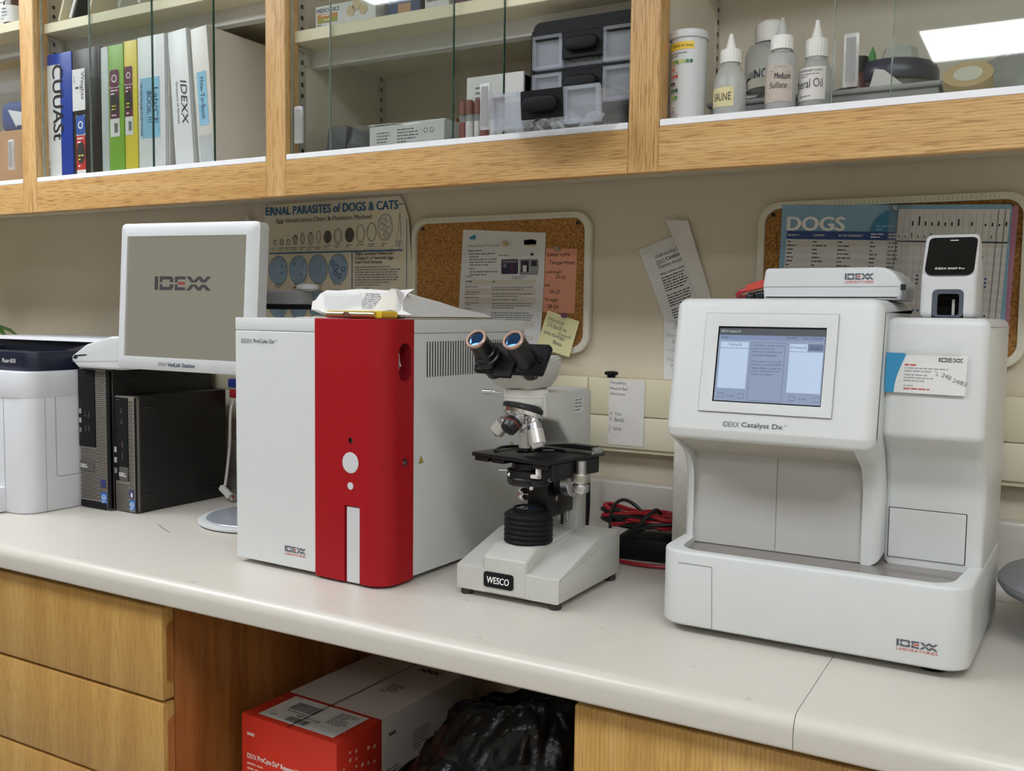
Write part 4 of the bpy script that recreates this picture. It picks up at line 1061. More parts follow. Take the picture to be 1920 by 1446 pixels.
# ================================================================== touchscreen chemistry analyser
SEAM = plain('seam', '8C8E8E', .6, 0, 0)
an = thing('chemistry_analyzer', 'large white analyser with a lit touchscreen and a taped business card', 'analyser', (-.42, -.432, ZC))
flare = lambda c: Vector((c.x + max(0, (c.x - .2) / .154) * c.y * .05, c.y, c.z))
b_ = P().prism(rrect(-.016, 0, .354, .298, (.035, .03, .01, .01), 8), 'z', .0105, .108, WHITE, .004, 3)
cu = P(b_.mats); cu.prism(fillet([(.008, .014), (.332, .014), (.340, .125), (.0, .125)], [.028, .028, 0, 0], 6), 'z', .0995, .13, WHITE)
b_.cut(cu); b_.bend(flare); b_.done('base', an)
tp = P(); tp.prism(fillet([(.009, .015), (.331, .015), (.339, .124), (.001, .124)], [.027, .027, 0, 0], 6), 'z', .0985, .1003, TRAYM); tp.bend(flare); tp.done('drip_tray', an)
tp = P(); tp.line([(.012, .0925), (.0565, .0925), (.0585, .0125)], .0009, SEAM, FRONT(0, -.0004, 0)); tp.done('panel_seam', an)
prof = fillet([(.300, .1), (.085, .1), (.085, .2), (.066, .226), (.003, .256), (.0, .268), (.035, .4335), (.300, .4335)], [0, 0, .04, .03, .008, .006, .012, .01], 6)
h_ = P().prism(prof, 'x', -.0125, .2455, WHITE, .016, 5)
cu = P(h_.mats); cu.prism([(.010, .2545), (.093, .2255), (.093, .09), (-.06, .09), (-.06, .2)], 'x', .0015, .2215, WHITE); h_.cut(cu)
h_.done('head', an)
dp = P(); dp.box(.0017, .1125, .0905, .0925, .1015, .2262, GREYP); dp.done('sliding_door', an)
dp = P(); dp.box(.1132, .2213, .0905, .0925, .1015, .2262, GREYP); dp.done('sliding_door', an)
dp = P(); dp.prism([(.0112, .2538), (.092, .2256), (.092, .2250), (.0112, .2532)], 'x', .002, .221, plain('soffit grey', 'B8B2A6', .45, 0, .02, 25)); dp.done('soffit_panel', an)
prof = fillet([(.298, .1), (.112, .1), (.112, .2), (.085, .245), (.058, .270), (.064, .412), (.298, .412)], [0, 0, .05, .04, .012, .01, .01], 6)
c_ = P().prism(prof, 'x', .2420, .3535, WHITE, .011, 4); c_.bend(flare); c_.done('sample_tower', an)
ht = P(); ht.box(.2485, .3335, .1108, .1125, .1095, .172, WHITE, .0006, 1)
ht.bend(flare); hto = ht.done('hatch', an)
q = P(); q.line([(.2482, .1095), (.2482, .1724), (.334, .1724), (.334, .1095)], .0011, DARK, FRONT(0, .1115, 0)); q.line([(.2484, .1102), (.334, .1102)], .0008, SEAM, FRONT(0, .1105, 0)); q.bend(flare); q.done('hatch_gap', hto)
HF = plane_frame((0, .0, .268), (1, 0, 0), (0, .035, .1655))     # the tilted face of the head
def hv(z): return (z - .268) / math.cos(math.atan2(.035, .1655))
bz = P()
def rect_ring(x0, y0, x1, y1, z): return [(x0, y0, z), (x1, y0, z), (x1, y1, z), (x0, y1, z)]
x0, x1, y0, y1 = .0315, .1955, hv(.2905), hv(.4145); a0, a1, c0, c1 = .0485, .182, hv(.3035), hv(.398)
bz.loft([rect_ring(x0, y0, x1, y1, .0), rect_ring(x0 + .0006, y0 + .0006, x1 - .0006, y1 - .0006, .0028), rect_ring(x0 + .007, y0 + .005, x1 - .006, y1 - .007, .003), rect_ring(a0, c0, a1, c1, .0011)], WHITE, caps=False, M=HF)
bzo = bz.done('bezel', an, smooth=20)
q = P(); q.line([(x0, y0), (x1, y0), (x1, y1), (x0, y1), (x0, y0)], .0009, SEAM, HF, .0004); q.done('bezel_gap', bzo)
SB = glow('screen body', '9DADCB', 0.541); ST = glow('screen title', '5A6168', 0.462); S2 = glow('screen bar', '8C9FC4', 0.528); SP_ = glow('screen pane', 'C4D8F4', 0.627); SL = glow('screen line', '7688AC', 0.462); STX = glow('screen text', '4A5878', 0.396); STW = glow('screen white text', 'D8DEE4', 0.594)
scr = P(); sw, sh = a1 - a0, c1 - c0
SM = HF @ Matrix.Translation((a0, c0, .0012))
F4 = lambda x0, y0, x1, y1, m, z: scr.rect(x0 * sw, (1 - y1) * sh, x1 * sw, (1 - y0) * sh, m, SM, z)
F4(0, 0, 1, 1, BLACKG, 0); F4(.015, .025, .995, .985, SB, .0001); F4(.015, .025, .995, .115, ST, .0002); F4(.015, .115, .995, .175, S2, .0002)
F4(.035, .205, .305, .285, SP_, .0002); F4(.035, .295, .305, .82, SP_, .0002)
F4(.33, .205, .645, .97, SL, .0002); F4(.334, .211, .641, .964, SB, .0003)
F4(.685, .215, .845, .31, SP_, .0002); F4(.85, .215, .985, .3, SL, .0002); F4(.685, .318, .985, .84, SP_, .0002)
for a in (.05, .24, .71, .93): F4(a, .88, a + .055, .945, SL, .0002); F4(a + .004, .887, a + .051, .938, SB, .0003)
scr.done('screen', an)
q = P()
def stx(s_, x, y, w, h, m): q.text(s_, x * sw, (1 - y) * sh, w * sw, h * sh, m, SM, z=.0005)
stx('IDEXX Catalyst Dx', .03, .09, .19, .04, STW); stx('Home', .04, .162, .06, .03, STX); stx('Settings', .65, .155, .09, .035, STX); stx('Tools', .79, .155, .06, .03, STX); stx('10:16 AM', .87, .155, .1, .03, STX)
stx('Pending (0)', .115, .265, .12, .04, STX); stx('In Process (0)', .695, .285, .14, .04, STX); stx('Results', .875, .28, .08, .03, STX)
for i, (s_, w) in enumerate((('To analyze a sample, tap the', .285), ("patient's name in the", .2), ('Pending list and follow the', .27), ('on-screen instructions.', .23), ('', 0), ('If your patient is not in the', .27), ('Pending list, use the IDEXX', .28), ('VetLab Station to send the', .275), ('patient information to the', .26), ('Catalyst Dx Analyzer.', .21))):
    if s_: stx(s_, .347, .262 + i * .042, w, .032, STX)
stx('1 of 1', .145, .935, .06, .03, STX); stx('1 of 1', .81, .93, .06, .03, STX)
q.done('screen_text', an)
q = P(); LM = HF @ Matrix.Translation((0, 0, .0005))
q.text('IDEXX', .065, hv(.2732), .0205, .0064, LOGO, LM); q.text('Catalyst Dx', .0885, hv(.2722), .0505, .0078, LOGO, LM, bold=.02); q.text('TM', .1405, hv(.2775), .0038, .002, LOGO, LM)
q.done('nameplate', an)
q = P(); logo_lab(q, .2785, .0275, .0128, FRONT(0, -.0005, 0), .0445); q.done('logo', an)
for x, y in ((.02, .05), (.315, .04), (.02, .26), (.315, .26)): P().lathe([(.016, .0), (.018, .003), (.018, .0105)], BLACK, (x, y, 0), seg=20).done('foot', an)
# business card on the tower
bc = thing('business_card', 'white and blue business card taped to the analyser', 'card', (-.42 + .246, -.432 + .0565, ZC + .3225))
CM = plane_frame((0, 0, 0), (1, 0, -.012), (0, .002, .05)); 
p = P(); p.box(0, .0885, 0, .0474, 0, .0005, PAPER, 0, 1, CM)
p.done('card', bc)
q = P(); arc = [(0, 0), (.0105, 0)] + [(.0105 + .0125 * (1 - math.cos(t / 8 * PI / 2)), .0474 * t / 8) for t in range(1, 9)] + [(0, .0474)]
q.poly([(a, b, .0008) for a, b in arc], plain('card blue', '2F8CB8', .5), CM); q.done('blue_corner', bc)
q = P(); logo(q, .058, .0385, .005, CM, LOGO, LOGO, w=.0265, z=.0008)
q.bars(.021, .0345, .024, 1, .0045, LOGOR, CM, z=.0008); q.bars(.021, .0305, .05, 2, .0035, LINK, CM, z=.0008); q.bars(.021, .0225, .033, 3, .0035, LINK, CM, z=.0008); q.bars(.021, .0095, .028, 1, .003, LINK, CM, z=.0008); q.bars(.021, .006, .058, 1, .0036, LOGOR, CM, z=.0008)
q.text('248 2483', 0, 0, .029, .005, GINK, CM @ Matrix.Translation((.061, .0215, .0009)) @ Matrix.Rotation(R_(-22), 4, 'Z'), jitter=.0005); q.line([(.0555, .0235), (.058, .022), (.0565, .0265), (.0545, .027)], .0005, GINK, CM, .0009)
q.done('print', bc)
q = P(); q.rect(.02, .046, .081, .0535, frosted('tape strip', 'DCDCD4', .35), CM, .0014); q.done('tape', bc)
# ------------------------------------------------------------------ hub on the analyser
hb = thing('network_hub', 'flat white hub box lettered IDEXX lying on the analyser', 'hub', (-.343, -.302, ZC + .434))
pr = fillet([(0, 0), (.172, 0), (.176, .018), (.160, .042), (.001, .042), (-.002, .018)], [.002, .002, .008, .03, .006, 0], 6)
P().prism(pr, 'y', 0, .13, WHITE2, .004, 3).done('case', hb)
q = P(); q.line([(-.001, .017), (.172, .0172)], .0007, SEAM, FRONT(0, -.0004, 0)); q.done('seam', hb)
q = P(); q.line([(0, 0), (.02, 0)], .012, DARK, RIGHT(.1768, .03, .014)) if False else q.box(.1725, .1775, .0, .012, .0125, .02, DARK); q.done('port', hb)
q = P(); logo_lab(q, .1045, .0215, .0125, FRONT(0, -.0006, 0), .0355); q.done('logo', hb)
REDC = plain('red cable', 'A81E28', .35, 0, .03); BLKC = plain('black cable', '17171A', .4, 0, .05)
t = thing('network_cable', 'red network cable plugged into the hub on the analyser', 'cable', (0, 0, 0))
HX, HY, HZ = -.3455, -.29, 1.334
P().prism(fillet([(HX - .026, HZ + .010), (HX - .016, HZ + .013), (HX, HZ + .0165), (HX, HZ + .0275), (HX - .006, HZ + .0265), (HX - .026, HZ + .0195)], [.002] * 6, 3), 'y', HY, HY + .011, plain('red plug', 'C2473A', .4), .001, 1).done('plug', t)
P().tube([(HX - .024, HY + .0055, HZ + .0148), (HX - .036, HY + .008, HZ + .010), (HX - .043, HY + .02, HZ + .0047), (HX - .046, HY + .05, HZ + .0047), (HX - .048, HY + .158, HZ + .0047), (HX - .05, HY + .184, HZ - .01), (HX - .055, HY + .188, HZ - .2), (HX - .06, HY + .19, HZ - .40), (HX - .1, HY + .195, HZ - .4295)], .0032, REDC).done('cord', t)
t = thing('power_cable', 'black cord with ribbed plug entering the hub on the analyser', 'cable', (0, 0, 0))
p = P(); p.cyl((HX - .012, HY + .004, HZ + .006), (HX, HY + .004, HZ + .008), .0055, BLKC)
for i in range(6): p.cyl((HX - .0155 - i * .0018, HY + .004 + i * .001, HZ + .0058), (HX - .0143 - i * .0018, HY + .004 + i * .001, HZ + .0058), .0048 - i * .0003, BLKC)
p.done('plug', t)
P().tube([(HX - .014, HY + .004, HZ + .0055), (HX - .026, HY + .012, HZ + .0046), (HX - .024, HY + .06, HZ + .0046), (HX - .022, HY + .158, HZ + .0046), (HX - .024, HY + .184, HZ - .01), (HX - .026, HY + .188, HZ - .2), (HX - .026, HY + .19, HZ - .4), (HX + .03, HY + .2, HZ - .4305)], .003, BLKC).done('cord', t)
# snap reader on the tower
SLATE = plain('slate frame', '4A525C', .4, 0, .03)
sp = thing('test_reader', 'small white upright reader with black screen on the analyser', 'reader', (-.1425, -.335, ZC + .4125))
pr = fillet([(0, 0), (0, .050), (.03, .098), (.042, .103), (.062, .098), (.13, .05), (.13, 0)], [.008, .009, .009, .009, .02, .02, .008], 5)
h_ = P().prism(pr, 'x', -.001, .0605, WHITE2, .0065, 3)
cu = P(h_.mats); cu.prism(rrect(.0125, -.01, .0475, .034, .006, 5), 'y', -.01, .04, DARK); h_.cut(cu); h_.done('case', sp)
q = P(); q.prism(rrect(.0127, .0006, .0473, .0338, .005, 5), 'y', .0005, .006, SLATE); cu = P(q.mats); cu.prism(rrect(.0185, .003, .0425, .0285, .003, 4), 'y', -.02, .05, SLATE); q.cut(cu); q.done('slot_frame', sp)
q = P(); q.box(.034, .037, .012, .016, .003, .022, GREYP); q.box(.02, .042, .02, .022, .022, .026, BLACK); q.done('cartridge_rails', sp)
tl = plane_frame((0, -.0007, .0515), (1, 0, 0), (0, .03, .048))
q = P(); q.prism([(a, b) for a, b in fillet([(.0025, -.001), (.057, -.001), (.0585, .054), (.0045, .054)], [.009, .009, .006, .006], 5)], 'z', .0, .0012, BLACKG, M=tl); q.done('screen', sp)
q = P(); q.text('IDEXX SNAP Pro', .0145, .0065, .032, .0028, WINK, tl, bold=.01, z=.0016); q.rect(.028, .0485, .037, .05, GREYP, tl, .0016); q.done('lettering', sp)

# ================================================================== red fronted haematology analyser
pc = thing('hematology_analyzer', 'tall white analyser with a broad red front panel', 'analyser', (-1.1481, -.4733, ZC), -.0481)
UX, DX, TX, RC = .310, .388, .3995, .052
wplan = [(0, 0), (.1733, 0), (.1733, .0678), (UX, .0678), (UX, DX), (0, DX)]
P().prism(wplan, 'z', .008, .3783, WHITE, .001, 1).done('body', pc)
P().prism(wplan, 'z', .3793, TX, WHITE, .0015, 2).done('lid', pc)
q = P(); q.prism([(.001, .001), (.172, .001), (.172, .07), (UX - .001, .07), (UX - .001, DX - .001), (.001, DX - .001)], 'z', .3778, .3798, SEAM); q.done('lid_gap', pc)
rp = fillet([(.1737, -.001), (UX + .001, -.001), (UX + .001, .0675), (.1737, .0675)], [.001, RC, 0, 0], 10)
r_ = P().prism(rp, 'z', .004, TX + .0006, RED, .001, 1)
stad = lambda cy, cz, w, hh: fillet([(cy - w, cz - hh), (cy + w, cz - hh), (cy + w, cz + hh), (cy - w, cz + hh)], [w * .999] * 4, 8)
cu = P(r_.mats); cu.prism(stad(.046, .3365, .0145, .0285), 'x', .291, .34, DRED); r_.cut(cu)
cu = P(r_.mats); cu.box(.2335, .264, -.02, .006, -.01, .121, RED); r_.cut(cu)
cu = P(r_.mats); cu.lathe([(.0043, -.01), (.0043, .02)], DARK, (.2459, -.002, .2195), (0, 1, 0), 20); r_.cut(cu)
r_.done('front_panel', pc)
q = P(); q.box(.2912, .300, .0335, .047, .325, .350, WHITE2, .001, 1); q.prism([(.300, .328), (.305, .331), (.3015, .338), (.3008, .347), (.300, .347)], 'y', .0355, .0450, WHITE2); swo = q.done('rocker_switch', pc)
q = P(); q.rect(-.001, -.003, .001, .003, GINK, RIGHT(.3016, .0403, .3425)); q.ring(0, 0, .0022, .0008, GINK, RIGHT(.3052, .0403, .333)); q.done('switch_marks', swo)
q = P(); q.box(.2365, .2635, .0005, .005, .004, .1195, WHITE2, .001, 1); q.done('loading_slot_cover', pc)
q = P(); q.lathe([(.0158, -.0018), (.0158, 0), (.0153, .0006), (0, .0006)], WHITE2, (.2459, -.0012, .186), (0, -1, 0), 40); q.done('start_button', pc)
q = P(); q.lathe([(.0056, -.0018), (.0056, .0002), (0, .0006)], WHITE2, (.2459, -.0012, .1512), (0, -1, 0), 24); q.done('mode_button', pc)
q = P(); q.lathe([(.0034, -.006), (.0034, -.004), (0, -.004)], BRASS, (.2459, -.0012, .2195), (0, -1, 0), 16); q.done('indicator', pc)
q = P(); q.lathe([(.0062, 0), (.0058, .0008), (.004, .0008), (.0038, -.0005), (0, -.0005)], DARK, (.3107, .045, .187), (1, -.15, 0), 20); q.lathe([(.0035, .0005), (0, .0012)], CHROME, (.3107, .045, .187), (1, -.15, 0), 14); q.done('key_lock', pc)
q = P()
for i in range(33):
    v_ = .1 + i * .0068
    q.rect(v_, .3115, v_ + .0025, .3665, DARK, RIGHT(UX + .0004, 0, 0))
q.done('vent_slots', pc)
q = P(); q.poly([(-.0052, -.0045), (.0052, -.0045), (0, .0048)], plain('warning yellow', 'E0BE2A', .5), RIGHT(UX + .0005, .0867, .186)); q.line([(-.0052, -.0045), (.0052, -.0045), (0, .0048), (-.0052, -.0045)], .0009, INK, RIGHT(UX + .0007, .0867, .186)); q.line([(0, .0015), (-.0006, -.001), (.0006, -.0008), (0, -.003)], .0008, INK, RIGHT(UX + .0007, .0867, .186)); q.done('warning_label', pc)
FP = FRONT(0, -.0006, 0)
q = P(); q.text('IDEXX', .0138, .3588, .0245, .0066, LOGO, FP); q.text('ProCyte Dx', .0415, .3576, .0465, .0082, LOGO, FP, bold=.018); q.text('TM', .09, .363, .0045, .0024, LOGO, FP); q.done('nameplate', pc)
q = P(); logo_lab(q, .1085, .0275, .0145, FP, .0445); q.done('logo', pc)
for x, y in ((.03, .05), (.28, .045), (.03, .35), (.28, .35)): P().lathe([(.011, 0), (.012, .009)], BLACK, (x, y, 0), seg=18).done('foot', pc)
# papers lying on it
TZ = ZC + TX + .0014
KRAFT = plain('kraft folder', 'A89478', .75, 0, .06)
p = P()
p.box(-1.075, -.853, -.41, -.115, TZ - .0006, TZ + .0004, PAPERG); tag(p.done('paper_sheet', None), 'flat white sheet lowest on the red fronted analyser', 'paper')
p = P(); p.box(-1.045, -.862, -.405, -.145, TZ + .0006, TZ + .0026, KRAFT); tag(p.done('paper_folder', None), 'brown card folder under the curled papers', 'folder')
cl = thing('clipboard', 'yellow form holder with a shiny metal clip on the red fronted analyser', 'clipboard', (-.9700, -.466, TZ))
P().prism(rrect(0, 0.0002, .106, .0115, .004, 4), 'y', .004, .045, plain('yellow plastic', 'D9BC2E', .3, 0, .03), .001, 1).done('board', cl)
q = P(); q.lathe([(0, 0), (.0042, .0), (.0048, .004), (.0048, .088), (.0042, .092), (0, .092)], plain('gold clip', 'C9BC96', .28, .85, .02), (.004, .002, .0058), (1, 0, 0), 14); clo = q.done('clip', cl)
q = P(); q.poly(fillet([(.036, .0055), (.042, .0095), (.05, .009), (.053, .0055), (.05, .002), (.042, .002)], [.001] * 6, 2), plain('brown lever', '6A4A40', .4), FRONT(0, -.0032, 0)); q.done('lever', clo)
def ruffle(name, rows, m, label, prt=None):
    p = P(); p.loft(rows, m, caps=False, closed=False); t = thing(name, label, 'paper'); p.done('sheet', t, smooth=60)
    if prt: q = P(); prt(q); q.done('print', t)
    return t
def curl_rows(x0, x1, n, prof, wob):
    return [[(x0 + (x1 - x0) * j / n + sk * (1), y + wob * math.sin(j * .9), z + wob * math.cos(j * .7 + y * 60)) for j in range(n + 1)] for (y, z, sk) in prof]
prA = [(-.412, TZ + .004, .05), (-.418, TZ + .007, .028), (-.414, TZ + .014, .008), (-.404, TZ + .026, 0), (-.392, TZ + .038, .0), (-.384, TZ + .045, .008)]
rowsA = curl_rows(-1.042, -.868, 14, prA, .0012)
def on_rows(rows, a, b, off=.0012):
    n, m = len(rows) - 1, len(rows[0]) - 1
    a = min(max(a, 0), .9999) * m; b = min(max(b, 0), .9999) * n; i, j = int(a), int(b); f, g = a - i, b - j
    p00, p10, p01, p11 = (Vector(rows[j][i]), Vector(rows[j][i + 1]), Vector(rows[j + 1][i]), Vector(rows[j + 1][i + 1]))
    return p00.lerp(p10, f).lerp(p01.lerp(p11, f), g) + Vector((0, -off, off * .4))
def prta(q):
    I = Matrix.Identity(4)
    for k in range(30): q.line([(.10 + k * .0155, .34 + .004 * k), (.06 + k * .0155, .76)], .0022, GINK, I)
    q.line([(.04, .79), (.97, .82)], .006, GINK, I)
    for k in range(9): q.bars(.55, .8 - k * .05, .42, 1, .03, GINK, I, th=.016)
    q.bend(lambda c: on_rows(rowsA, c.x, c.y))
ruffle('paper_sheet', rowsA, PAPER, 'curled white printed sheet rising behind the yellow clipboard', prta)
ruffle('paper_sheet', curl_rows(-1.055, -.9, 12, [(-.40, TZ + .003, .03), (-.405, TZ + .012, .006), (-.395, TZ + .026, 0), (-.38, TZ + .034, .01)], .001), PAPERG, 'second curled sheet showing at the end of the printed one')
rowsB = []
for y, z in ((-.418, .010), (-.414, .043), (-.40, .0425), (-.37, .038), (-.33, .032), (-.28, .024), (-.22, .015), (-.15, .007)):
    e = .004 * math.sin(y * 40)
    rowsB.append([(-.925, y, TZ + .003 + z * .1), (-.908, y, TZ + .003 + z * .45), (-.894, y, TZ + .003 + z * .85), (-.884 + e, y, TZ + .003 + z), (-.876 + e, y, TZ + .003 + z * .9), (-.868, y, TZ + .003 + z * .45), (-.860, y, TZ + .0033)])
ruffle('paper_sheet', rowsB, PAPER, 'folded white sheet peaking behind the printed one and sloping to the wall')

# ================================================================== microscope
ms = thing('microscope', 'grey and black binocular microscope with a bellows lamp', 'microscope', (-.7459, -.4366, ZC), R_(-1.0))
MG = plain('microscope grey', 'C2C1BA', .42, 0, .03, 40, .05, 900)
bs = P()
bp = fillet([(.0, .010), (.0, .045), (.125, .0785), (.205, .0785), (.205, .010)], [0, .002, .01, .006, 0], 4)
bs.prism(bp, 'x', 0, .170, MG, .003, 2)
bs.prism(fillet([(-.0015, .012), (-.0015, .0625), (.028, .077), (.15, .0825), (.15, .05)], [0, .004, .01, 0, 0], 4), 'x', .046, .119, MG, .005, 3)
bs.done('base', ms)
for x, y in ((.012, .012), (.158, .012), (.012, .19), (.160, .19)): P().lathe([(.0085, 0), (.0095, .003), (.009, .0105)], plain('rubber brown', '3A3230', .7), (x, y, 0), seg=18).done('foot', ms)
q = P(); q.prism(rrect(.0495, .0195, .0985, .0415, .004, 5), 'y', -.0032, -.0012, BLACK); npo = q.done('nameplate', ms)
q = P(); q.text('WESCO', .0555, .0255, .0365, .0095, WINK, FRONT(0, -.0036, 0), bold=.02, shear=.1); q.done('lettering', npo)
cx, cy = .0858, .062
bl = P(); prof = [(.030, .074)]
z = .0765
for i in range(6): prof += [(.0345, z), (.0362, z + .0022), (.0362, z + .0048), (.0345, z + .0068)]; z += .0072
prof += [(.034, z), (.030, z + .003), (.023, z + .003), (.023, z + .008), (.0205, z + .0085), (.0195, z + .0065), (0, z + .0065)]
bl.lathe(prof, BLACK, (cx, cy, 0), seg=40); blo = bl.done('lamp_housing', ms)
P().lathe([(.019, 0), (0, .0025)], plain('dark lens', '2A3444', .05, .3, 0), (cx, cy, z + .0067), seg=28).done('field_lens', blo)
# column and arm
ar = P()
ar.box(.068, .114, .165, .198, .076, .29, MG, .003, 2)
ar.prism(fillet([(.198, .298), (.045, .298), (.045, .262), (.09, .252), (.140, .205), (.166, .19), (.198, .19)], [.012, .004, .01, .03, .03, 0, 0], 6), 'x', .062, .120, MG, .005, 3)
aro = ar.done('arm', ms)
q = P(); q.rect(.150, .262, .182, .285, PAPER, RIGHT(.1204, -.014, 0)); q.bars(.152, .283, .027, 4, .0052, GINK, RIGHT(.1208, -.014, 0)); q.done('service_sticker', aro)
q = P(); q.box(.082, .1, .160, .165, .09, .125, SILVER, .001, 1); q.box(.089, .0925, .158, .1605, .085, .135, BLACKM); q.done('focus_rack', ms)
# head ring, turret, objectives
tx, ty = .0845, .052
q = P(); q.lathe([(.018, .264), (.027, .276), (.031, .283), (.0315, .2845), (.0315, .2905), (.0325, .2915), (.0325, .3015), (.031, .303), (0, .303)], plain('ring white', 'DEDDD8', .3, 0, .02), (tx, ty, 0), seg=44); ro = q.done('head_mount', ms)
q = P(); q.cyl((tx - .036, ty - .01, .2965), (tx - .052, ty - .014, .2965), .0018, CHROME, 12); q.cyl((tx - .050, ty - .0136, .2965), (tx - .064, ty - .017, .2965), .0036, SILVER, 14); q.done('clamp_screw', ro)
td = Vector((-.12, -.30, -1)).normalized(); tc = Vector((tx, ty - .004, .2735))
q = P(); q.lathe([(.028, -.004), (.0325, .0), (.0325, .004), (.0305, .0065)], BLACKM, tc - td * .002, td, 40); q.lathe([(.031, .0065), (.0305, .012), (.020, .017), (0, .018)], CHROME, tc - td * .002, td, 40); q.done('turret', ms)
def objective(a, b, prof, label=None):
    a, b = Vector(a), Vector(b); d = (b - a); L = d.length
    q = P(); h0 = 0
    for (r0, r1, f, m) in prof:
        q.lathe([(r0 * .97, h0 * L), (r0, h0 * L + .0004), (r1, f * L - .0004), (r1 * .97, f * L)], m, a, d, 28); h0 = f
    return q.done('objective', ms, label=label)
OBW = plain('objective print', 'C9C6BE', .35, .5, .03)
sc8 = lambda prof, k=.84: [(r0 * k, r1 * k, f, m) for r0, r1, f, m in prof]
objective((.086, .052, .264), (.0855, .054, .209), sc8([(.0095, .0095, .32, CHROME), (.0128, .0128, .45, SILVER), (.0138, .0138, .85, OBW), (.013, .0075, .94, SILVER), (.004, .003, 1, BLACKM)]))
objective((.100, .042, .266), (.1205, .027, .219), sc8([(.0105, .0105, .28, CHROME), (.0135, .0135, .45, SILVER), (.0148, .0148, .86, OBW), (.0142, .010, .97, SILVER), (.009, .008, 1, BLACKM)], .82))
objective((.087, .034, .270), (.0800, .007, .2460), sc8([(.0125, .0125, .3, CHROME), (.0138, .0138, .5, SILVER), (.0150, .0150, .66, BLACKM), (.0152, .0152, .70, plain('red band', '8A3020', .4)), (.0150, .0135, .97, BLACKM), (.008, .008, 1, DARK)], .86))
objective((.066, .046, .266), (.037, .040, .233), sc8([(.0095, .0095, .35, CHROME), (.0125, .0125, .5, SILVER), (.0135, .0135, .86, OBW), (.012, .0075, .94, SILVER), (.004, .003, 1, CHROME)]))
# binocular head
hw = P()
def ring4(u0, u1, v0, v1, z0, z1): return [(u0, v0, z0), (u1, v0, z0), (u1, v1, z1), (u0, v1, z1)]
hw.loft([ring4(.060, .109, .022, .080, .303, .303), ring4(.046, .122, .010, .080, .316, .319), ring4(.037, .133, .004, .072, .3285, .346), ring4(.038, .132, .018, .068, .348, .352)], MG)
bmesh.ops.bevel(hw.bm, geom=hw.bm.edges[:], offset=.003, segments=2, affect='EDGES')
hw.done('head', ms)
ax = Vector((0, -.80, .60)).normalized(); pu = Vector((1, 0, 0)); pv = Vector((0, .60, .80))
pl = plane_frame((.0845, -.0025, .3245), (1, 0, 0), tuple(pv))
q = P(); q.prism(fillet([(-.052, 0), (.058, 0), (.058, .048), (-.052, .048)], [.004] * 4, 3), 'z', .0, .011, BLACK, .002, 2, M=pl)
q.box(-.012, .016, -.012, .014, .0105, .016, BLACK, .001, 1, pl)
hp = q.done('head_plate', ms)
q = P()
for a, b in ((-.0475, .006), (.0535, .042), (.051, .016)): q.lathe([(.002, 0), (.002, .0008), (0, .0008)], BLACKG, (a, b, .0112), seg=10, M=pl)
q.done('screws', hp)
LENS = plain('coated lens', '2F5588', .04, .8, .3, 120)
for s_, (bx_, tilt) in enumerate(((.0555, 0), (.1145, 0))):
    tip = Vector((bx_, -.040, .3765)); base = Vector((bx_, .018, .331)); d = tip - base; L = d.length
    q = P(); 
    if s_ == 0: q.lathe([(.0172, .0), (.0172, L * .35), (.0188, L * .37), (.0188, L * .47), (.0165, L * .49), (.0165, L * .6), (.0148, L * .62), (.0148, L * .95), (.0152, L * .955)], BLACKM, base, d, 36)
    else: q.lathe([(.0165, 0), (.0158, L * .4), (.0152, L * .955)], BLACKM, base, d, 36)
    eo = q.done('eyepiece', ms)
    q = P(); q.lathe([(.0155, L * .95), (.0156, L * .99), (.0148, L), (.0118, L), (.0112, L * .985), (.0112, L * .95)], COPPER, base, d, 36); q.done('rim', eo)
    q = P(); q.lathe([(.0114, L * .955), (.0105, L * .972), (.007, L * .983), (0, L * .988)], LENS, base, d, 30); q.done('lens', eo)
q = P(); 
for k, (s_, w) in enumerate((('WF 10X', .017), ('Wide Field', .019))): q.text(s_, -.0085, -.003 - k * .0055, w, .0032, LINK, plane_frame((.0555 + .008, -.0235, .3545 - .006), (1, 0, .0), (0, .35, .2)) @ Matrix.Translation((0, .004, .0075)))
q.bm.free(); 
# stage
sg = R_(-9); st = Matrix.Translation((.002, .036, 0)) @ Matrix.Rotation(sg, 4, 'Z')
q = P(); q.box(0, .142, 0, .142, .1995, .2055, BLACKM, .0012, 2, st)
for a, b in ((.004, .03), (.036, .06), (.112, .137)): q.box(a, b, .002, .12, .193, .1996, BLACKM, .001, 1, st)
so = q.done('stage', ms)
q = P(); q.box(.004, .146, .108, .122, .2058, .2165, BLACKM, .001, 1, st); q.box(.05, .15, .098, .106, .2058, .2105, SILVER, .0006, 1, st); q.box(.146, .153, .1, .12, .207, .2155, SILVER, .001, 2, st)
q.box(.03, .1, .095, .102, .2058, .209, BLACKM, .0006, 1, st); q.done('slide_holder', so)
q = P(); q.tube([st @ Vector((.024, .09, .2075)), st @ Vector((.016, .05, .209)), st @ Vector((.028, .02, .2075))], .0022, BLACKM, 8); q.tube([st @ Vector((.085, .09, .2068)), st @ Vector((.06, .06, .2075)), st @ Vector((.05, .045, .2068))], .002, BLACKM, 8); q.cyl(st @ Vector((.012, .08, .208)), st @ Vector((.008, .083, .212)), .0022, BRASS, 10); q.done('spring_clip', so)
q = P(); q.box(.118, .1415, .012, .128, .176, .1994, BLACKM, .001, 1, st); q.box(.117, .122, .004, .012, .178, .2, PAPERG, .0006, 1, st); q.box(.108, .122, .004, .01, .178, .183, PAPERG, .0006, 1, st); q.done('stage_drive', so)
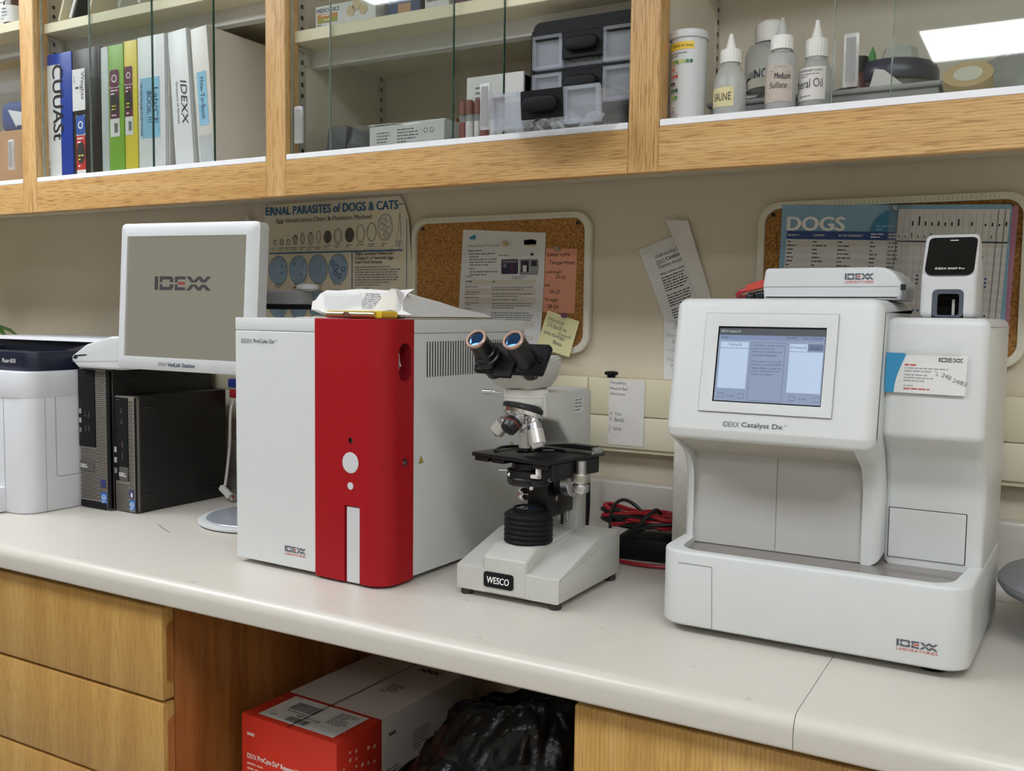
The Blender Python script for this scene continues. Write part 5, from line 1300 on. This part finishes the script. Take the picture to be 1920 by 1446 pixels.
# condenser
q = P(); q.lathe([(.020, .160), (.030, .162), (.0325, .166), (.0325, .172), (.031, .174), (.0325, .176), (.0325, .184), (.026, .186), (.026, .194), (0, .196)], BLACKM, (cx, cy, 0), seg=40); co = q.done('condenser', ms)
q = P(); q.cyl((cx - .03, cy - .01, .181), (cx - .044, cy - .014, .181), .002, SILVER, 10); q.cyl((cx + .026, cy - .022, .179), (cx + .046, cy - .03, .178), .0016, CHROME, 10); q.cyl((cx + .044, cy - .029, .178), (cx + .054, cy - .033, .178), .0034, SILVER, 12); q.cyl((cx + .018, cy - .03, .166), (cx + .026, cy - .04, .164), .003, CHROME, 10); q.lathe([(.003, 0), (0, .003)], CHROME, (cx - .018, cy - .028, .178), (-.5, -.85, 0), 12); q.done('centering_screws', co)
q = P(); q.box(.072, .106, .082, .166, .108, .168, BLACKM, .0015, 2); q.lathe([(.004, 0), (.004, .0008), (0, .0008)], SILVER, (.1062, .11, .135), (1, 0, 0), 14); fo = q.done('condenser_carrier', ms)
q = P(); q.cyl((.072, .1, .138), (.058, .1, .138), .0032, CHROME, 12); q.lathe([(.0095, 0), (.010, .001), (.010, .009), (.0095, .01)], CHROME, (.060, .1, .138), (-1, 0, 0), 24); q.done('carrier_knob', fo)
q = P(); q.lathe([(.022, 0), (.026, .001), (.026, .010), (.0245, .011)], BLACKM, (.112, .112, .165), (1, 0, 0), 36); q.lathe([(.024, .011), (.0245, .022), (.023, .0235), (.010, .0235), (.009, .027), (0, .027)], SILVER, (.112, .112, .165), (1, 0, 0), 36); q.done('focus_knob', ms)
q = P(); kx, ky = .160, .082
q.cyl((kx, ky, .152), (kx, ky, .2), .0075, SILVER, 20); q.lathe([(.0118, .155), (.0122, .156), (.0122, .165), (.0118, .166)], SILVER, (kx, ky, 0), seg=28); q.lathe([(.013, .169), (.0135, .170), (.0135, .181), (.013, .182)], plain('knurled steel', 'BDB9AE', .32, .95, .06, 200), (kx, ky, 0), seg=28); q.done('stage_knob', ms)
# ================================================================== computers
CASE = plain('computer case', '0F0E0D', .42, 0, .08, 40); MESHP = plain('bezel metal', '8C857C', .4, .3, .05, 60); BADGE = plain('badge grey', '55534F', .4, .2, .04)
GLYPH = plain('glyph grey', '9DA0A4', .5, 0, 0); STB = plain('sticker blue', '2D6FB8', .4, 0, .05); STN = plain('sticker navy', '2A3570', .4, 0, .05)
def tower(name, label, x, y, w, d, h, rz, layout):
    t = thing('desktop_computer', label, 'computer', (x, y, ZC + .0005), rz)
    P().box(.001, w - .001, .012, d, .0, h, CASE, .002, 2).done('case', t)
    f = P(); f.box(0, w, 0, .0115, .001, h - .001, MESHP, .003, 2)
    fo = f.done('front_bezel', t)
    layout(t, fo, w, h)
    return t
def mesh_holes(q, x0, x1, z0, z1, M, sx=.0052, sz=.0042):
    z = z0; r = 0
    while z < z1 - .002:
        x = x0 + (sx / 2 if r % 2 else 0)
        while x < x1 - .003: q.rect(x, z, x + .0036, z + .0018, DARK, M); x += sx
        z += sz; r += 1
def side_marks(t, w, d, h, marks):
    q = P()
    for y, z in marks:
        q.box(w - .0012, w + .0002, y - .011, y + .011, z - .0025, z + .0025, plain('slot edge', '2A2927', .3, 0, 0), .001, 1)
    q.done('side_slots', t)
FB = FRONT(0, -.0006, 0)
def lay_big(t, fo, w, h):
    q = P(); mesh_holes(q, .054, .083, .02, h - .006, FB); mesh_holes(q, .004, .054, .02, .124, FB); q.done('vent_holes', fo)
    P().box(.083, w, -.0008, .01, .002, h - .002, BLACK, .002, 1).done('side_strip', fo)
    P().box(.0, .083, -.0012, .01, .001, .0165, BLACK, .002, 1).done('foot_strip', fo)
    dp = P().box(.0015, .052, -.003, .006, .127, h - .004, BLACK, .0015, 2).done('drive_panel', t)
    q = P(); M = FRONT(0, -.0034, 0); q.line([(.0165, .13), (.0165, h - .008)], .0008, DARK, M)
    for i, z in enumerate((.195, .176, .156)): q.rect(.004, z, .011, z + .010, GLYPH if i < 2 else GINK, M)
    for a in (.023, .034):
        q.disc(a, .192, .0022, DARK, M); q.ring(a, .192, .0026, .0006, GINK, M, .0001); q.ring(a, .198, .0016, .0005, GINK, M, .0001); q.rect(a - .002, .158, a + .0022, .172, DARK, M); q.rect(a - .0004, .160, a + .0006, .170, GINK, M, .0001)
    q.bars(.014, h - .008, .025, 1, .003, GINK, M); q.disc(.008, .213, .0012, GINK, M); q.rect(.007, .222, .009, .232, DARK, M)
    q.done('ports', dp)
    bd = P().box(.002, .045, -.002, .004, .076, .098, BADGE, .001, 1).done('badge', t)
    q = P().text('DELL', .0055, .0835, .021, .0075, WINK, FRONT(0, -.0026, 0), bold=.02); q.done('lettering', bd)
    q = P(); q.rect(.064, .0475, .08, .063, STN, FB, .0004); q.poly([(.068, .051), (.075, .050), (.076, .057), (.071, .06)], PAPERG, FB, ); q.rect(.064, .012, .083, .0365, STB, FB, .0004); q.ring(.0735, .0265, .0068, .001, WINK, FB, .0006, .005); q.text('intel', .0695, .0245, .008, .004, WINK, FB, z=.0006); q.bars(.067, .019, .013, 2, .003, WINK, FB, z=.0006); q.done('stickers', fo)
    side_marks(t, w, .27, h, ((.06, .265), (.2, .27)))
tower('desktop_computer', 'taller black desktop computer beside the printer', -1.7425, -.3265, .0925, .27, .2895, 0, lay_big)
def lay_small(t, fo, w, h):
    q = P(); mesh_holes(q, .045, .0605, .006, h - .006, FB, .0052, .0042); mesh_holes(q, .003, .0445, .004, .06, FB); q.done('vent_holes', fo)
    P().box(.0605, w, -.0004, .01, .002, h - .002, BLACK, .001, 1).done('side_strip', fo)
    dp = P().box(.001, .0435, -.003, .006, .064, h - .004, BLACK, .0015, 2).done('drive_panel', t)
    q = P(); M = FRONT(0, -.0034, 0); q.line([(.014, .067), (.014, h - .008)], .0007, DARK, M)
    for i, z in enumerate((.121, .1, .078)): q.rect(.003, z, .0105, z + .011, GLYPH if i < 2 else GINK, M)
    for z in (.204, .182): q.disc(.027, z, .0022, DARK, M); q.ring(.027, z, .0027, .0006, GINK, M, .0001); q.ring(.027, z + .006, .0016, .0005, GINK, M, .0001)
    for z in (.131, .108): q.rect(.0255, z, .0305, z + .014, DARK, M); q.rect(.0275, z + .001, .0285, z + .013, plain('port mark', '8A5A50', .4), M, .0001)
    q.bars(.012, h - .008, .022, 1, .003, GINK, M); q.done('ports', dp)
    bd = P().box(.0175, .0435, -.0038, .004, .0645, .0925, BADGE, .001, 1).done('badge', t)
    q = P().text('DELL', .019, .0735, .021, .0075, WINK, FRONT(0, -.0044, 0), bold=.02); q.done('lettering', bd)
    q = P(); q.rect(.044, .0315, .0585, .0465, STN, FB, .0006); q.poly([(.048, .034, .0008), (.054, .033, .0008), (.055, .04, .0008), (.05, .043, .0008)], PAPERG, FB); q.rect(.0445, .006, .0605, .027, STB, FB, .0006); q.ring(.0525, .018, .006, .001, WINK, FB, .0008, .0045); q.text('intel', .049, .0165, .0072, .0036, WINK, FB, z=.0008); q.bars(.047, .0115, .011, 2, .003, WINK, FB, z=.0008); q.done('stickers', fo)
    side_marks(t, w, .237, h, ((.035, .212), (.2, .212), (.035, .035), (.2, .035)))
    q = P().text('DELL', .065, .075, .05, .018, plain('embossed case', '191816', .35, 0, 0), RIGHT(w - .0006, 0, 0)); q.done('embossed_mark', t)
tower('desktop_computer', 'shorter black desktop computer in front of the taller one', -1.6475, -.3165, .065, .237, .2365, R_(-1.0), lay_small)
# reader lying on the taller computer
rd = thing('label_reader', 'white wedge shaped device with a black slot on the taller computer', 'reader', (-1.739, -.345, ZC + .2905))
pr = fillet([(.02, 0), (.0, .014), (.0, .024), (.045, .048), (.12, .066), (.154, .067), (.154, 0)], [.007, .009, .012, .03, .02, .007, .007], 5)
q = P(); q.prism(pr, 'y', 0, .12, WHITE2, .006, 4); q.done('case', rd)
q = P(); q.line([(.003, .0125), (.10, .016), (.152, .018)], .0007, SEAM, FRONT(0, -.0005, 0)); q.done('seam', rd)
q = P(); q.poly([(.0055, .0205), (.012, .018), (.02, .0195), (.02, .0235), (.05, .0265), (.048, .0285), (.012, .026)], DARK, FRONT(0, -.0006, 0)); q.done('slot', rd)
# ------------------------------------------------------------------ monitor
mo = thing('computer_monitor', 'white touchscreen monitor with a dim IDEXX screen'.replace('IDEXX ', ''), 'monitor', (0, 0, 0))
u = Vector((.2850, .0240, -.003)).normalized(); v = Vector((.0106, .013, .2289))
MM = plane_frame((-1.559, -.361, 1.2210), u, v)
SWD, SHT = .288, .2292
q = P()
o_ = rrect(-.019, -.0245, SWD + .0275, SHT + .0245, .010, 5)
k_ = rrect(-.014, -.019, SWD + .021, SHT + .019, .008, 5)
i_ = rrect(0, 0, SWD, SHT, .0008, 5)
q.loft([[(a, b, -.045) for a, b in rrect(-.006, -.012, SWD + .012, SHT + .012, .012, 5)], [(a, b, -.028) for a, b in o_], [(a, b, -.004) for a, b in o_], [(a, b, .0) for a, b in k_], [(a, b, .0) for a, b in i_], [(a, b, -.0045) for a, b in i_]], WHITE2, M=MM)
q.done('bezel', mo, smooth=40)
LCD = glow('dim lcd', '7C7A6C', .75); 
q = P(); q.rect(0, 0, SWD, SHT, LCD, MM, -.0042); q.done('screen', mo)
q = P(); logo(q, .069, .1275, .026, MM, glow('lcd grey', '4A484A', .4), glow('lcd red', '8E3A34', .6), w=.138, z=-.0038); q.done('screen_logo', mo)
q = P(); q.text('IDEXX', .0885, -.0155, .021, .0062, LOGO, MM, z=.0005); q.text('VetLab Station', .112, -.0162, .066, .0075, NAVYT, MM, bold=.025, z=.0005); q.done('nameplate', mo)
q = P(); q.lathe([(.118, 0), (.1235, .003), (.1235, .0065), (.119, .009), (.112, .0098), (0, .0102)], WHITE2, (-1.333, -.222, ZC + .0005), seg=56); q.lathe([(.108, .0098), (.107, .0108), (0, .0112)], plain('stand grey', 'A9AEB6', .2, .2, .02), (-1.333, -.222, ZC + .0005), seg=56); q.done('stand_base', mo)
q = P(); q.tube([(-1.36, -.2, ZC + .01), (-1.37, -.2, 1.15), (-1.385, -.21, 1.30)], .02, WHITE2, 16); q.box(-1.43, -1.35, -.24, -.2, 1.27, 1.37, WHITE2, .006, 2); q.box(-1.41, -1.37, -.30, -.22, 1.29, 1.35, WHITE2, .004, 2); q.done('stand_column', mo)
q = P(); q.box(-1.43, -1.285, -.165, -.13, 1.3235, 1.352, plain('arm grey', '9B9C9C', .4, 0, .03), .003, 2); q.box(-1.43, -1.282, -.165, -.13, 1.314, 1.3232, BLACK); so2 = q.done('support_arm', mo)  # black strip below the grey bar stands in for its shadow line
q = P(); q.lathe([(.012, 0), (.022, .004), (.023, .009), (.018, .013), (0, .014)], WHITE2, (-1.283, -.148, 1.3505), seg=28); q.done('arm_joint', so2)
# ------------------------------------------------------------------ printer
PW = plain('printer white', 'D6D7DA', .4, 0, .012, 20)
pn = thing('laser_printer', 'white office printer with a navy top tray', 'printer', (-2.166, -.445, ZC))
PX, PD = .417, .391
def plan(r=.038, x0=0, y0=0, x1=PX, y1=PD): return rrect(x0, y0, x1, y1, (r, r, .008, .008), 7)
P().prism(plan(), 'z', .0005, .284, PW, .003, 2).done('body', pn)
q = P(); q.prism(plan(.04, -.0015, -.0025, PX + .0015, .20), 'z', .231, .2845, PW, .004, 2); q.done('front_cover', pn)
q = P(); q.prism(plan(.03, .003, .018, PX - .003, PD - .19), 'z', .2846, .323, NAVY, .002, 2); cu = P(q.mats); cu.prism([(.03, .28), (.36, .28), (.36, .45), (.03, .45)], 'x', .06, PX - .03, NAVY) if False else cu.box(.05, PX - .02, .06, .3, .296, .36, NAVY); q.cut(cu); nto = q.done('top_tray', pn)
q = P(); q.prism([(.07, .2962), (.12, .2962), (.215, .306), (.215, .2962)], 'x', .1, PX - .08, BLACK); q.done('paper_stop', nto)
q = P(); q.box(.003, PX - .003, PD - .1895, PD, .2846, .3375, NAVY, .003, 2); q.prism([(.13, .3235), (PD - .19, .3235), (PD - .19, .3375)], 'x', PX - .05, PX - .004, NAVY); q.done('tray_wall', pn)
q = P(); q.prism(fillet([(PD - .205, .338), (PD, .338), (PD, .346), (PD - .185, .346)], [.001, .003, .004, .003], 3), 'x', .0, PX, PW, .002, 2); q.done('rear_cover', pn)
q = P(); q.text('Phaser 6510', .326, .3005, .043, .0085, WINK, FRONT(0, .0173, 0)); q.done('lettering', pn)
q = P()
for pts in ([(.046, .0), (.046, .231)],): q.line([(PX - .064, .028), (PX - .064, .231)], .0011, SEAM, FRONT(0, -.0004, 0))
q.done('front_seam', pn)
q = P(); q.line([(.046, .0), (.046, .231)], .0009, SEAM, RIGHT(PX + .0004, 0, 0)); fr_ = fillet([(.069, .069), (.36, .069), (.36, .262), (.069, .262)], [.006] * 4, 4); q.line(fr_ + [fr_[0]], .0013, SEAM, RIGHT(PX + .0004, .0, 0)); q.done('side_panel_seam', pn)
q = P(); q.box(PX + .0002, PX + .0016, .047, .062, .25, .276, PW, .0006, 1); q.done('side_latch', pn)
q = P(); q.prism(rrect(.01, -.03, PX - .064, .02, (.012, .012, 0, 0), 5), 'z', .002, .052, PW, .002, 2); q.done('paper_drawer', pn)
pt_ = thing('potted_plant', 'small leafy plant behind the printer', 'plant', (-2.505, -.12, ZC))
P().lathe([(.035, 0), (.05, .1), (.052, .1), (.052, .105), (0, .105)], plain('pot clay', '8A5A44', .7), seg=28).done('pot', pt_)
q = P(); LEAF = plain('leaf', '4E7F2E', .4, 0, .15, 40)
for k in range(9):
    a = k * 2.4; hgt = .2 + .018 * (k % 5); 
    d = Vector((math.cos(a), math.sin(a), 0)); s_ = Vector((-d.y, d.x, 0))
    c0 = Vector((0, 0, .1)) + d * .01; c1 = d * .03 + Vector((0, 0, hgt + .09)); c2 = d * .07 + Vector((0, 0, hgt + .12)); c3 = d * .12 + Vector((0, 0, hgt + .09))
    q.tube([c0, c1], .0018, LEAF, 6, smooth=False)
    w_ = .022
    q.loft([[tuple(c1 - s_ * .002), tuple(c1), tuple(c1 + s_ * .002)], [tuple(c2 - s_ * w_), tuple(c2 + Vector((0, 0, -.004))), tuple(c2 + s_ * w_)], [tuple(c3 - s_ * w_ * .5 + Vector((0, 0, .01))), tuple(c3), tuple(c3 + s_ * w_ * .5 + Vector((0, 0, .01)))], [tuple(c3 + d * .02 + Vector((0, 0, -.01)))] * 3], LEAF, caps=False, closed=False)
q.done('leaves', pt_)
# ------------------------------------------------------------------ cables beside the computers
WCAB = plain('white cable', 'D8D6D0', .4, 0, .02)
t = thing('usb_cable', 'white cable with a white plug hanging behind the shorter computer', 'cable')
P().tube([(-1.575, -.066, 1.112), (-1.540, -.098, 1.112), (-1.523, -.122, 1.09), (-1.521, -.128, 1.02), (-1.530, -.128, .96), (-1.537, -.126, .935)], .003, WCAB).done('cord', t)
P().box(-.010, .010, -.006, .006, -.006, .006, WCAB, .002, 2, Matrix.Translation((-1.531, -.130, .922)) @ Matrix.Rotation(R_(35), 4, 'Y') @ Matrix.Scale(1.7, 4, (1, 0, 0))).done('plug', t)
P().box(-.006, .006, -.005, .005, -.0035, .0035, CHROME, .0005, 1, Matrix.Translation((-1.513, -.130, .9105)) @ Matrix.Rotation(R_(35), 4, 'Y')).done('connector', t)
t = thing('video_cable', 'black cable with a blue plug behind the shorter computer', 'cable')
P().box(-1.585, -1.535, -.07, -.05, 1.140, 1.160, plain('plug blue', '2E3C8E', .4), .003, 2).done('plug', t)
P().tube([(-1.536, -.06, 1.150), (-1.49, -.06, 1.13), (-1.47, -.065, 1.02), (-1.50, -.07, .95), (-1.53, -.065, .906)], .0042, BLKC).done('cord', t)
t = thing('network_cable', 'red cable hanging behind the shorter computer and the monitor stand', 'cable')
P().box(-1.58, -1.54, -.0705, -.0555, 1.118, 1.136, plain('plug crimson', 'B02A34', .4), .002, 2).done('plug', t)
P().tube([(-1.541, -.063, 1.126), (-1.512, -.08, 1.10), (-1.505, -.085, 1.0), (-1.515, -.09, .95), (-1.54, -.085, .906)], .0034, REDC).done('cord', t)
# ------------------------------------------------------------------ adapter and coils behind the microscope
ad = thing('power_adapter', 'black ribbed power brick on the worktop behind the microscope', 'adapter', (-.628, -.125, ZC + .0012), R_(6))
P().box(0, .09, 0, .068, 0, .036, BLACK, .004, 2).done('case', ad)
q = P()
for k in range(12): q.box(.018, .075, .008 + k * .0045, .0105 + k * .0045, .0362, .0372, BLACKM)
q.done('cooling_ribs', ad)
def coil(name, label, mat, r, seed, n, z0, dz, cxx=-.592, cyy=-.088, rx=.07, ry=.034, tail=None):
    rr = random.Random(seed); pts = []
    for k in range(n * 9 + 1):
        a = 2 * PI * k / 9 + rr.uniform(-.12, .12); s = 1 + rr.uniform(-.16, .16)
        pts.append((cxx + rx * s * math.cos(a), cyy + ry * s * math.sin(a), z0 + dz * k / (n * 9) + rr.uniform(0, .014)))
    t = thing(name, label, 'cable'); P().tube((tail or []) + pts, r, mat, 8).done('cord', t); return t
coil('power_cable', 'coiled black cords heaped on the power brick', BLKC, .0038, 3, 5, .946, .022)
coil('network_cable', 'coiled red cable looped through the black cords', REDC, .0036, 8, 4, .948, .026, rx=.066, ry=.036)
t = thing('power_cable', 'dark green-black cord arching above the heap of cables', 'cable')
P().tube([(-.64, -.12, .945), (-.637, -.115, .985), (-.618, -.11, .999), (-.59, -.11, .985), (-.575, -.11, .96), (-.60, -.13, .945)], .003, BLKC, 8).done('cord', t)
t = thing('power_cable', 'black cord forming the second arch over the cable heap', 'cable')
P().tube([(-.605, -.14, .945), (-.58, -.145, .965), (-.562, -.14, .985), (-.556, -.12, .99), (-.553, -.1, .97), (-.56, -.09, .95)], .0032, BLKC, 8).done('cord', t)
t = thing('network_cable', 'red cable lying on the worktop along the power brick', 'cable')
P().tube([(-.66, -.1, .9045), (-.62, -.145, .9045), (-.56, -.155, .9045), (-.50, -.135, .9045), (-.45, -.09, .9045)], .0034, REDC, 8).done('cord', t)
t = thing('power_cable', 'thick black cord hanging down behind the microscope arm', 'cable')
P().tube([(-.712, -.058, 1.04), (-.712, -.056, 1.02), (-.711, -.056, .97), (-.715, -.055, .915)], .004, BLKC, 10).done('cord', t)
p = P().box(-.53, -.45, -.122, -.055, ZC + .0005, 1.145, plain('styrofoam', 'DAD6CC', .85, 0, .06, 120, .5, 220), .004, 2); tag(p.done('foam_block', None), 'speckled white foam block standing behind the analyser by the cables', 'foam block')
# ------------------------------------------------------------------ grey scale past the analyser
GS = plain('scale grey', '7F8084', .4, 0, .04, 30)
sc_ = thing('bench_scale', 'grey round-edged bench scale just past the white analyser', 'scale', (.085, -.2, ZC))
q = P(); q.prism(rrect(-.075, -.075, .12, .08, .03, 6), 'z', .0, .05, plain('scale base', '5E5F63', .4), .004, 2); q.done('base', sc_)
q = P(); q.lathe([(.10, .052), (.128, .062), (.134, .07), (.134, .076), (.128, .084), (.112, .092), (.0, .094)], GS, seg=56); po = q.done('pan', sc_)
q = P(); q.ring(0, 0, .096, .02, plain('scale emboss', '77787C', .5, 0, 0), TOP(0, 0, .0945)); q.done('embossed_ring', po)

# ================================================================== below the worktop
rg = thing('reagent_carton', 'red and grey reagent carton with a shipping label under the worktop', 'box', (-1.1335, -.482, .001), R_(-2.7))
RW_, RL, RH = .2085, .37, .649
CRED = plain('carton red', 'D2321E', .55, 0, .03, 12); CGR = plain('carton grey', 'BDB4AC', .7, 0, .03, 12)
q = P(); q.box(0, RW_, 0, .108, 0, RH, CRED, .0015, 2); q.box(0, RW_, .1085, RL, 0, RH, CGR, .0015, 2); q.done('carton', rg)
FM = FRONT(0, -.0006, 0); TM = TOP(0, 0, RH + .0006); RM = RIGHT(RW_ + .0006, 0, 0)
q = P(); q.text('IDEXX', .013, .577, .022, .0085, WINK, FM); q.text('ProCyte Dx* Reagent Kit', .038, .575, .095, .0115, WINK, FM, bold=.02); q.bars(.013, .57, .045, 6, .0085, plain('pale red ink', 'E8A898', .6), FM)
def helix(p, x, y, s, m, M):
    for a, b in ((0, 1), (1, 0)): p.line([(x, y + s * .3 * a), (x + s * .35, y + s * .3 * b), (x + s * .7, y + s * .3 * a), (x + s, y + s * .3 * b)], s * .09, m, M)
helix(q, .014, .616, .016, WINK, FM)
q.done('front_print', rg); q = P()
rr = random.Random(2)
for c_ in range(6):
    for k in range(9):
        if rr.random() < .55: q.disc(.016 + c_ * .0145, RH - .022 - k * .0125 - c_ * .003, .0022 + .0014 * rr.random(), plain('pale red ink', 'E8A898', .6), RM)
for k in range(7): q.disc(.012 + .03 * k % .2, .012 + rr.random() * .09, .0018, plain('pale red ink', 'E8A898', .6), TM)
q.done('dots', rg); q = P()
helix(q, .125, RH - .035, .018, INK, RM); q.bars(.112, RH - .09, .05, 12, .006, GINK, RM); q.bars(.19, RH - .05, .05, 6, .006, GINK, RM); 
q.done('side_print', rg); q = P(); helix(q, .125, .31, .045, INK, TM)
q.bars(.128, .235, .035, 6, .007, INK, TM); q.bars(.04, .3, .03, 1, .007, GINK, TM)
q.done('top_print', rg)
q = P(); q.rect(.026, .012, .19, .098, PAPER, TM, .0003)
q.bars(.034, .094, .03, 1, .004, INK, TM, z=.0006)
for i in range(22): q.rect(.052 + i * .0026, .055, .052 + i * .0026 + .0009 + .0008 * rr.random(), .082, INK, TM, .0006)
for i in range(18): q.rect(.078 + i * .0025, .018, .078 + i * .0025 + .0009 + .0008 * rr.random(), .034, INK, TM, .0006)
q.text('REF 871-1-02', .085, .038, .05, .0065, INK, TM, bold=.02, z=.0006); q.bars(.055, .05, .06, 1, .005, INK, TM, z=.0006); q.bars(.14, .088, .045, 8, .0055, INK, TM, z=.0006, ragged=.5); q.text('1P', .045, .02, .008, .008, INK, TM, z=.0006)
q.done('shipping_label', rg)
q = P(); q.line([(.104, .0), (.104, RL)], .0022, INK, TM, .0009); q.done('lid_slit', rg)
TRASH = plain('bin bag', '0A0A0C', .3, 0, .1, 30, .6, 160, spec=.35)
tbn = thing('waste_bin', 'waste bin lined with a crinkled black bag beside the reagent carton', 'bin', (-.692, -.395, .001))
P().lathe([(.13, 0), (.135, .003), (.165, .60), (.16, .6), (.128, .01), (0, .008)], BLACK, seg=40).done('bucket', tbn)
q = P(); rings = []
seg = 220
prof = [(.17, .30), (.186, .36), (.19, .43), (.19, .5), (.184, .56), (.17, .62), (.15, .675), (.13, .715), (.112, .74), (.098, .752), (.082, .748), (.07, .72), (.07, .66), (.09, .55)]
dense = []
for (r0, z0), (r1, z1) in zip(prof, prof[1:]):
    for k in range(7): dense.append((r0 + (r1 - r0) * k / 5, z0 + (z1 - z0) * k / 5))
for r, z in dense:
    ring = []
    for i in range(seg):
        a = 2 * PI * i / seg; c = Vector((math.cos(a) * r, math.sin(a) * r, z))
        n1 = noise.noise(c * 14) * .010 + noise.noise(c * 42 + Vector((5, 0, 0))) * .008 + noise.noise(c * 95) * .006 + noise.noise(c * 190) * .0025
        lift = .03 * math.cos(a + .5)
        ring.append(((r + n1) * math.cos(a) + max(0, z - .45) * .16, (r + n1) * math.sin(a) * .95, z + noise.noise(c * 22 + Vector((1, 7, 2))) * .014 + lift * (z - .3) / .45))
    rings.append(ring)
q.loft(rings, TRASH, caps=False); q.done('bag', tbn, smooth=75)
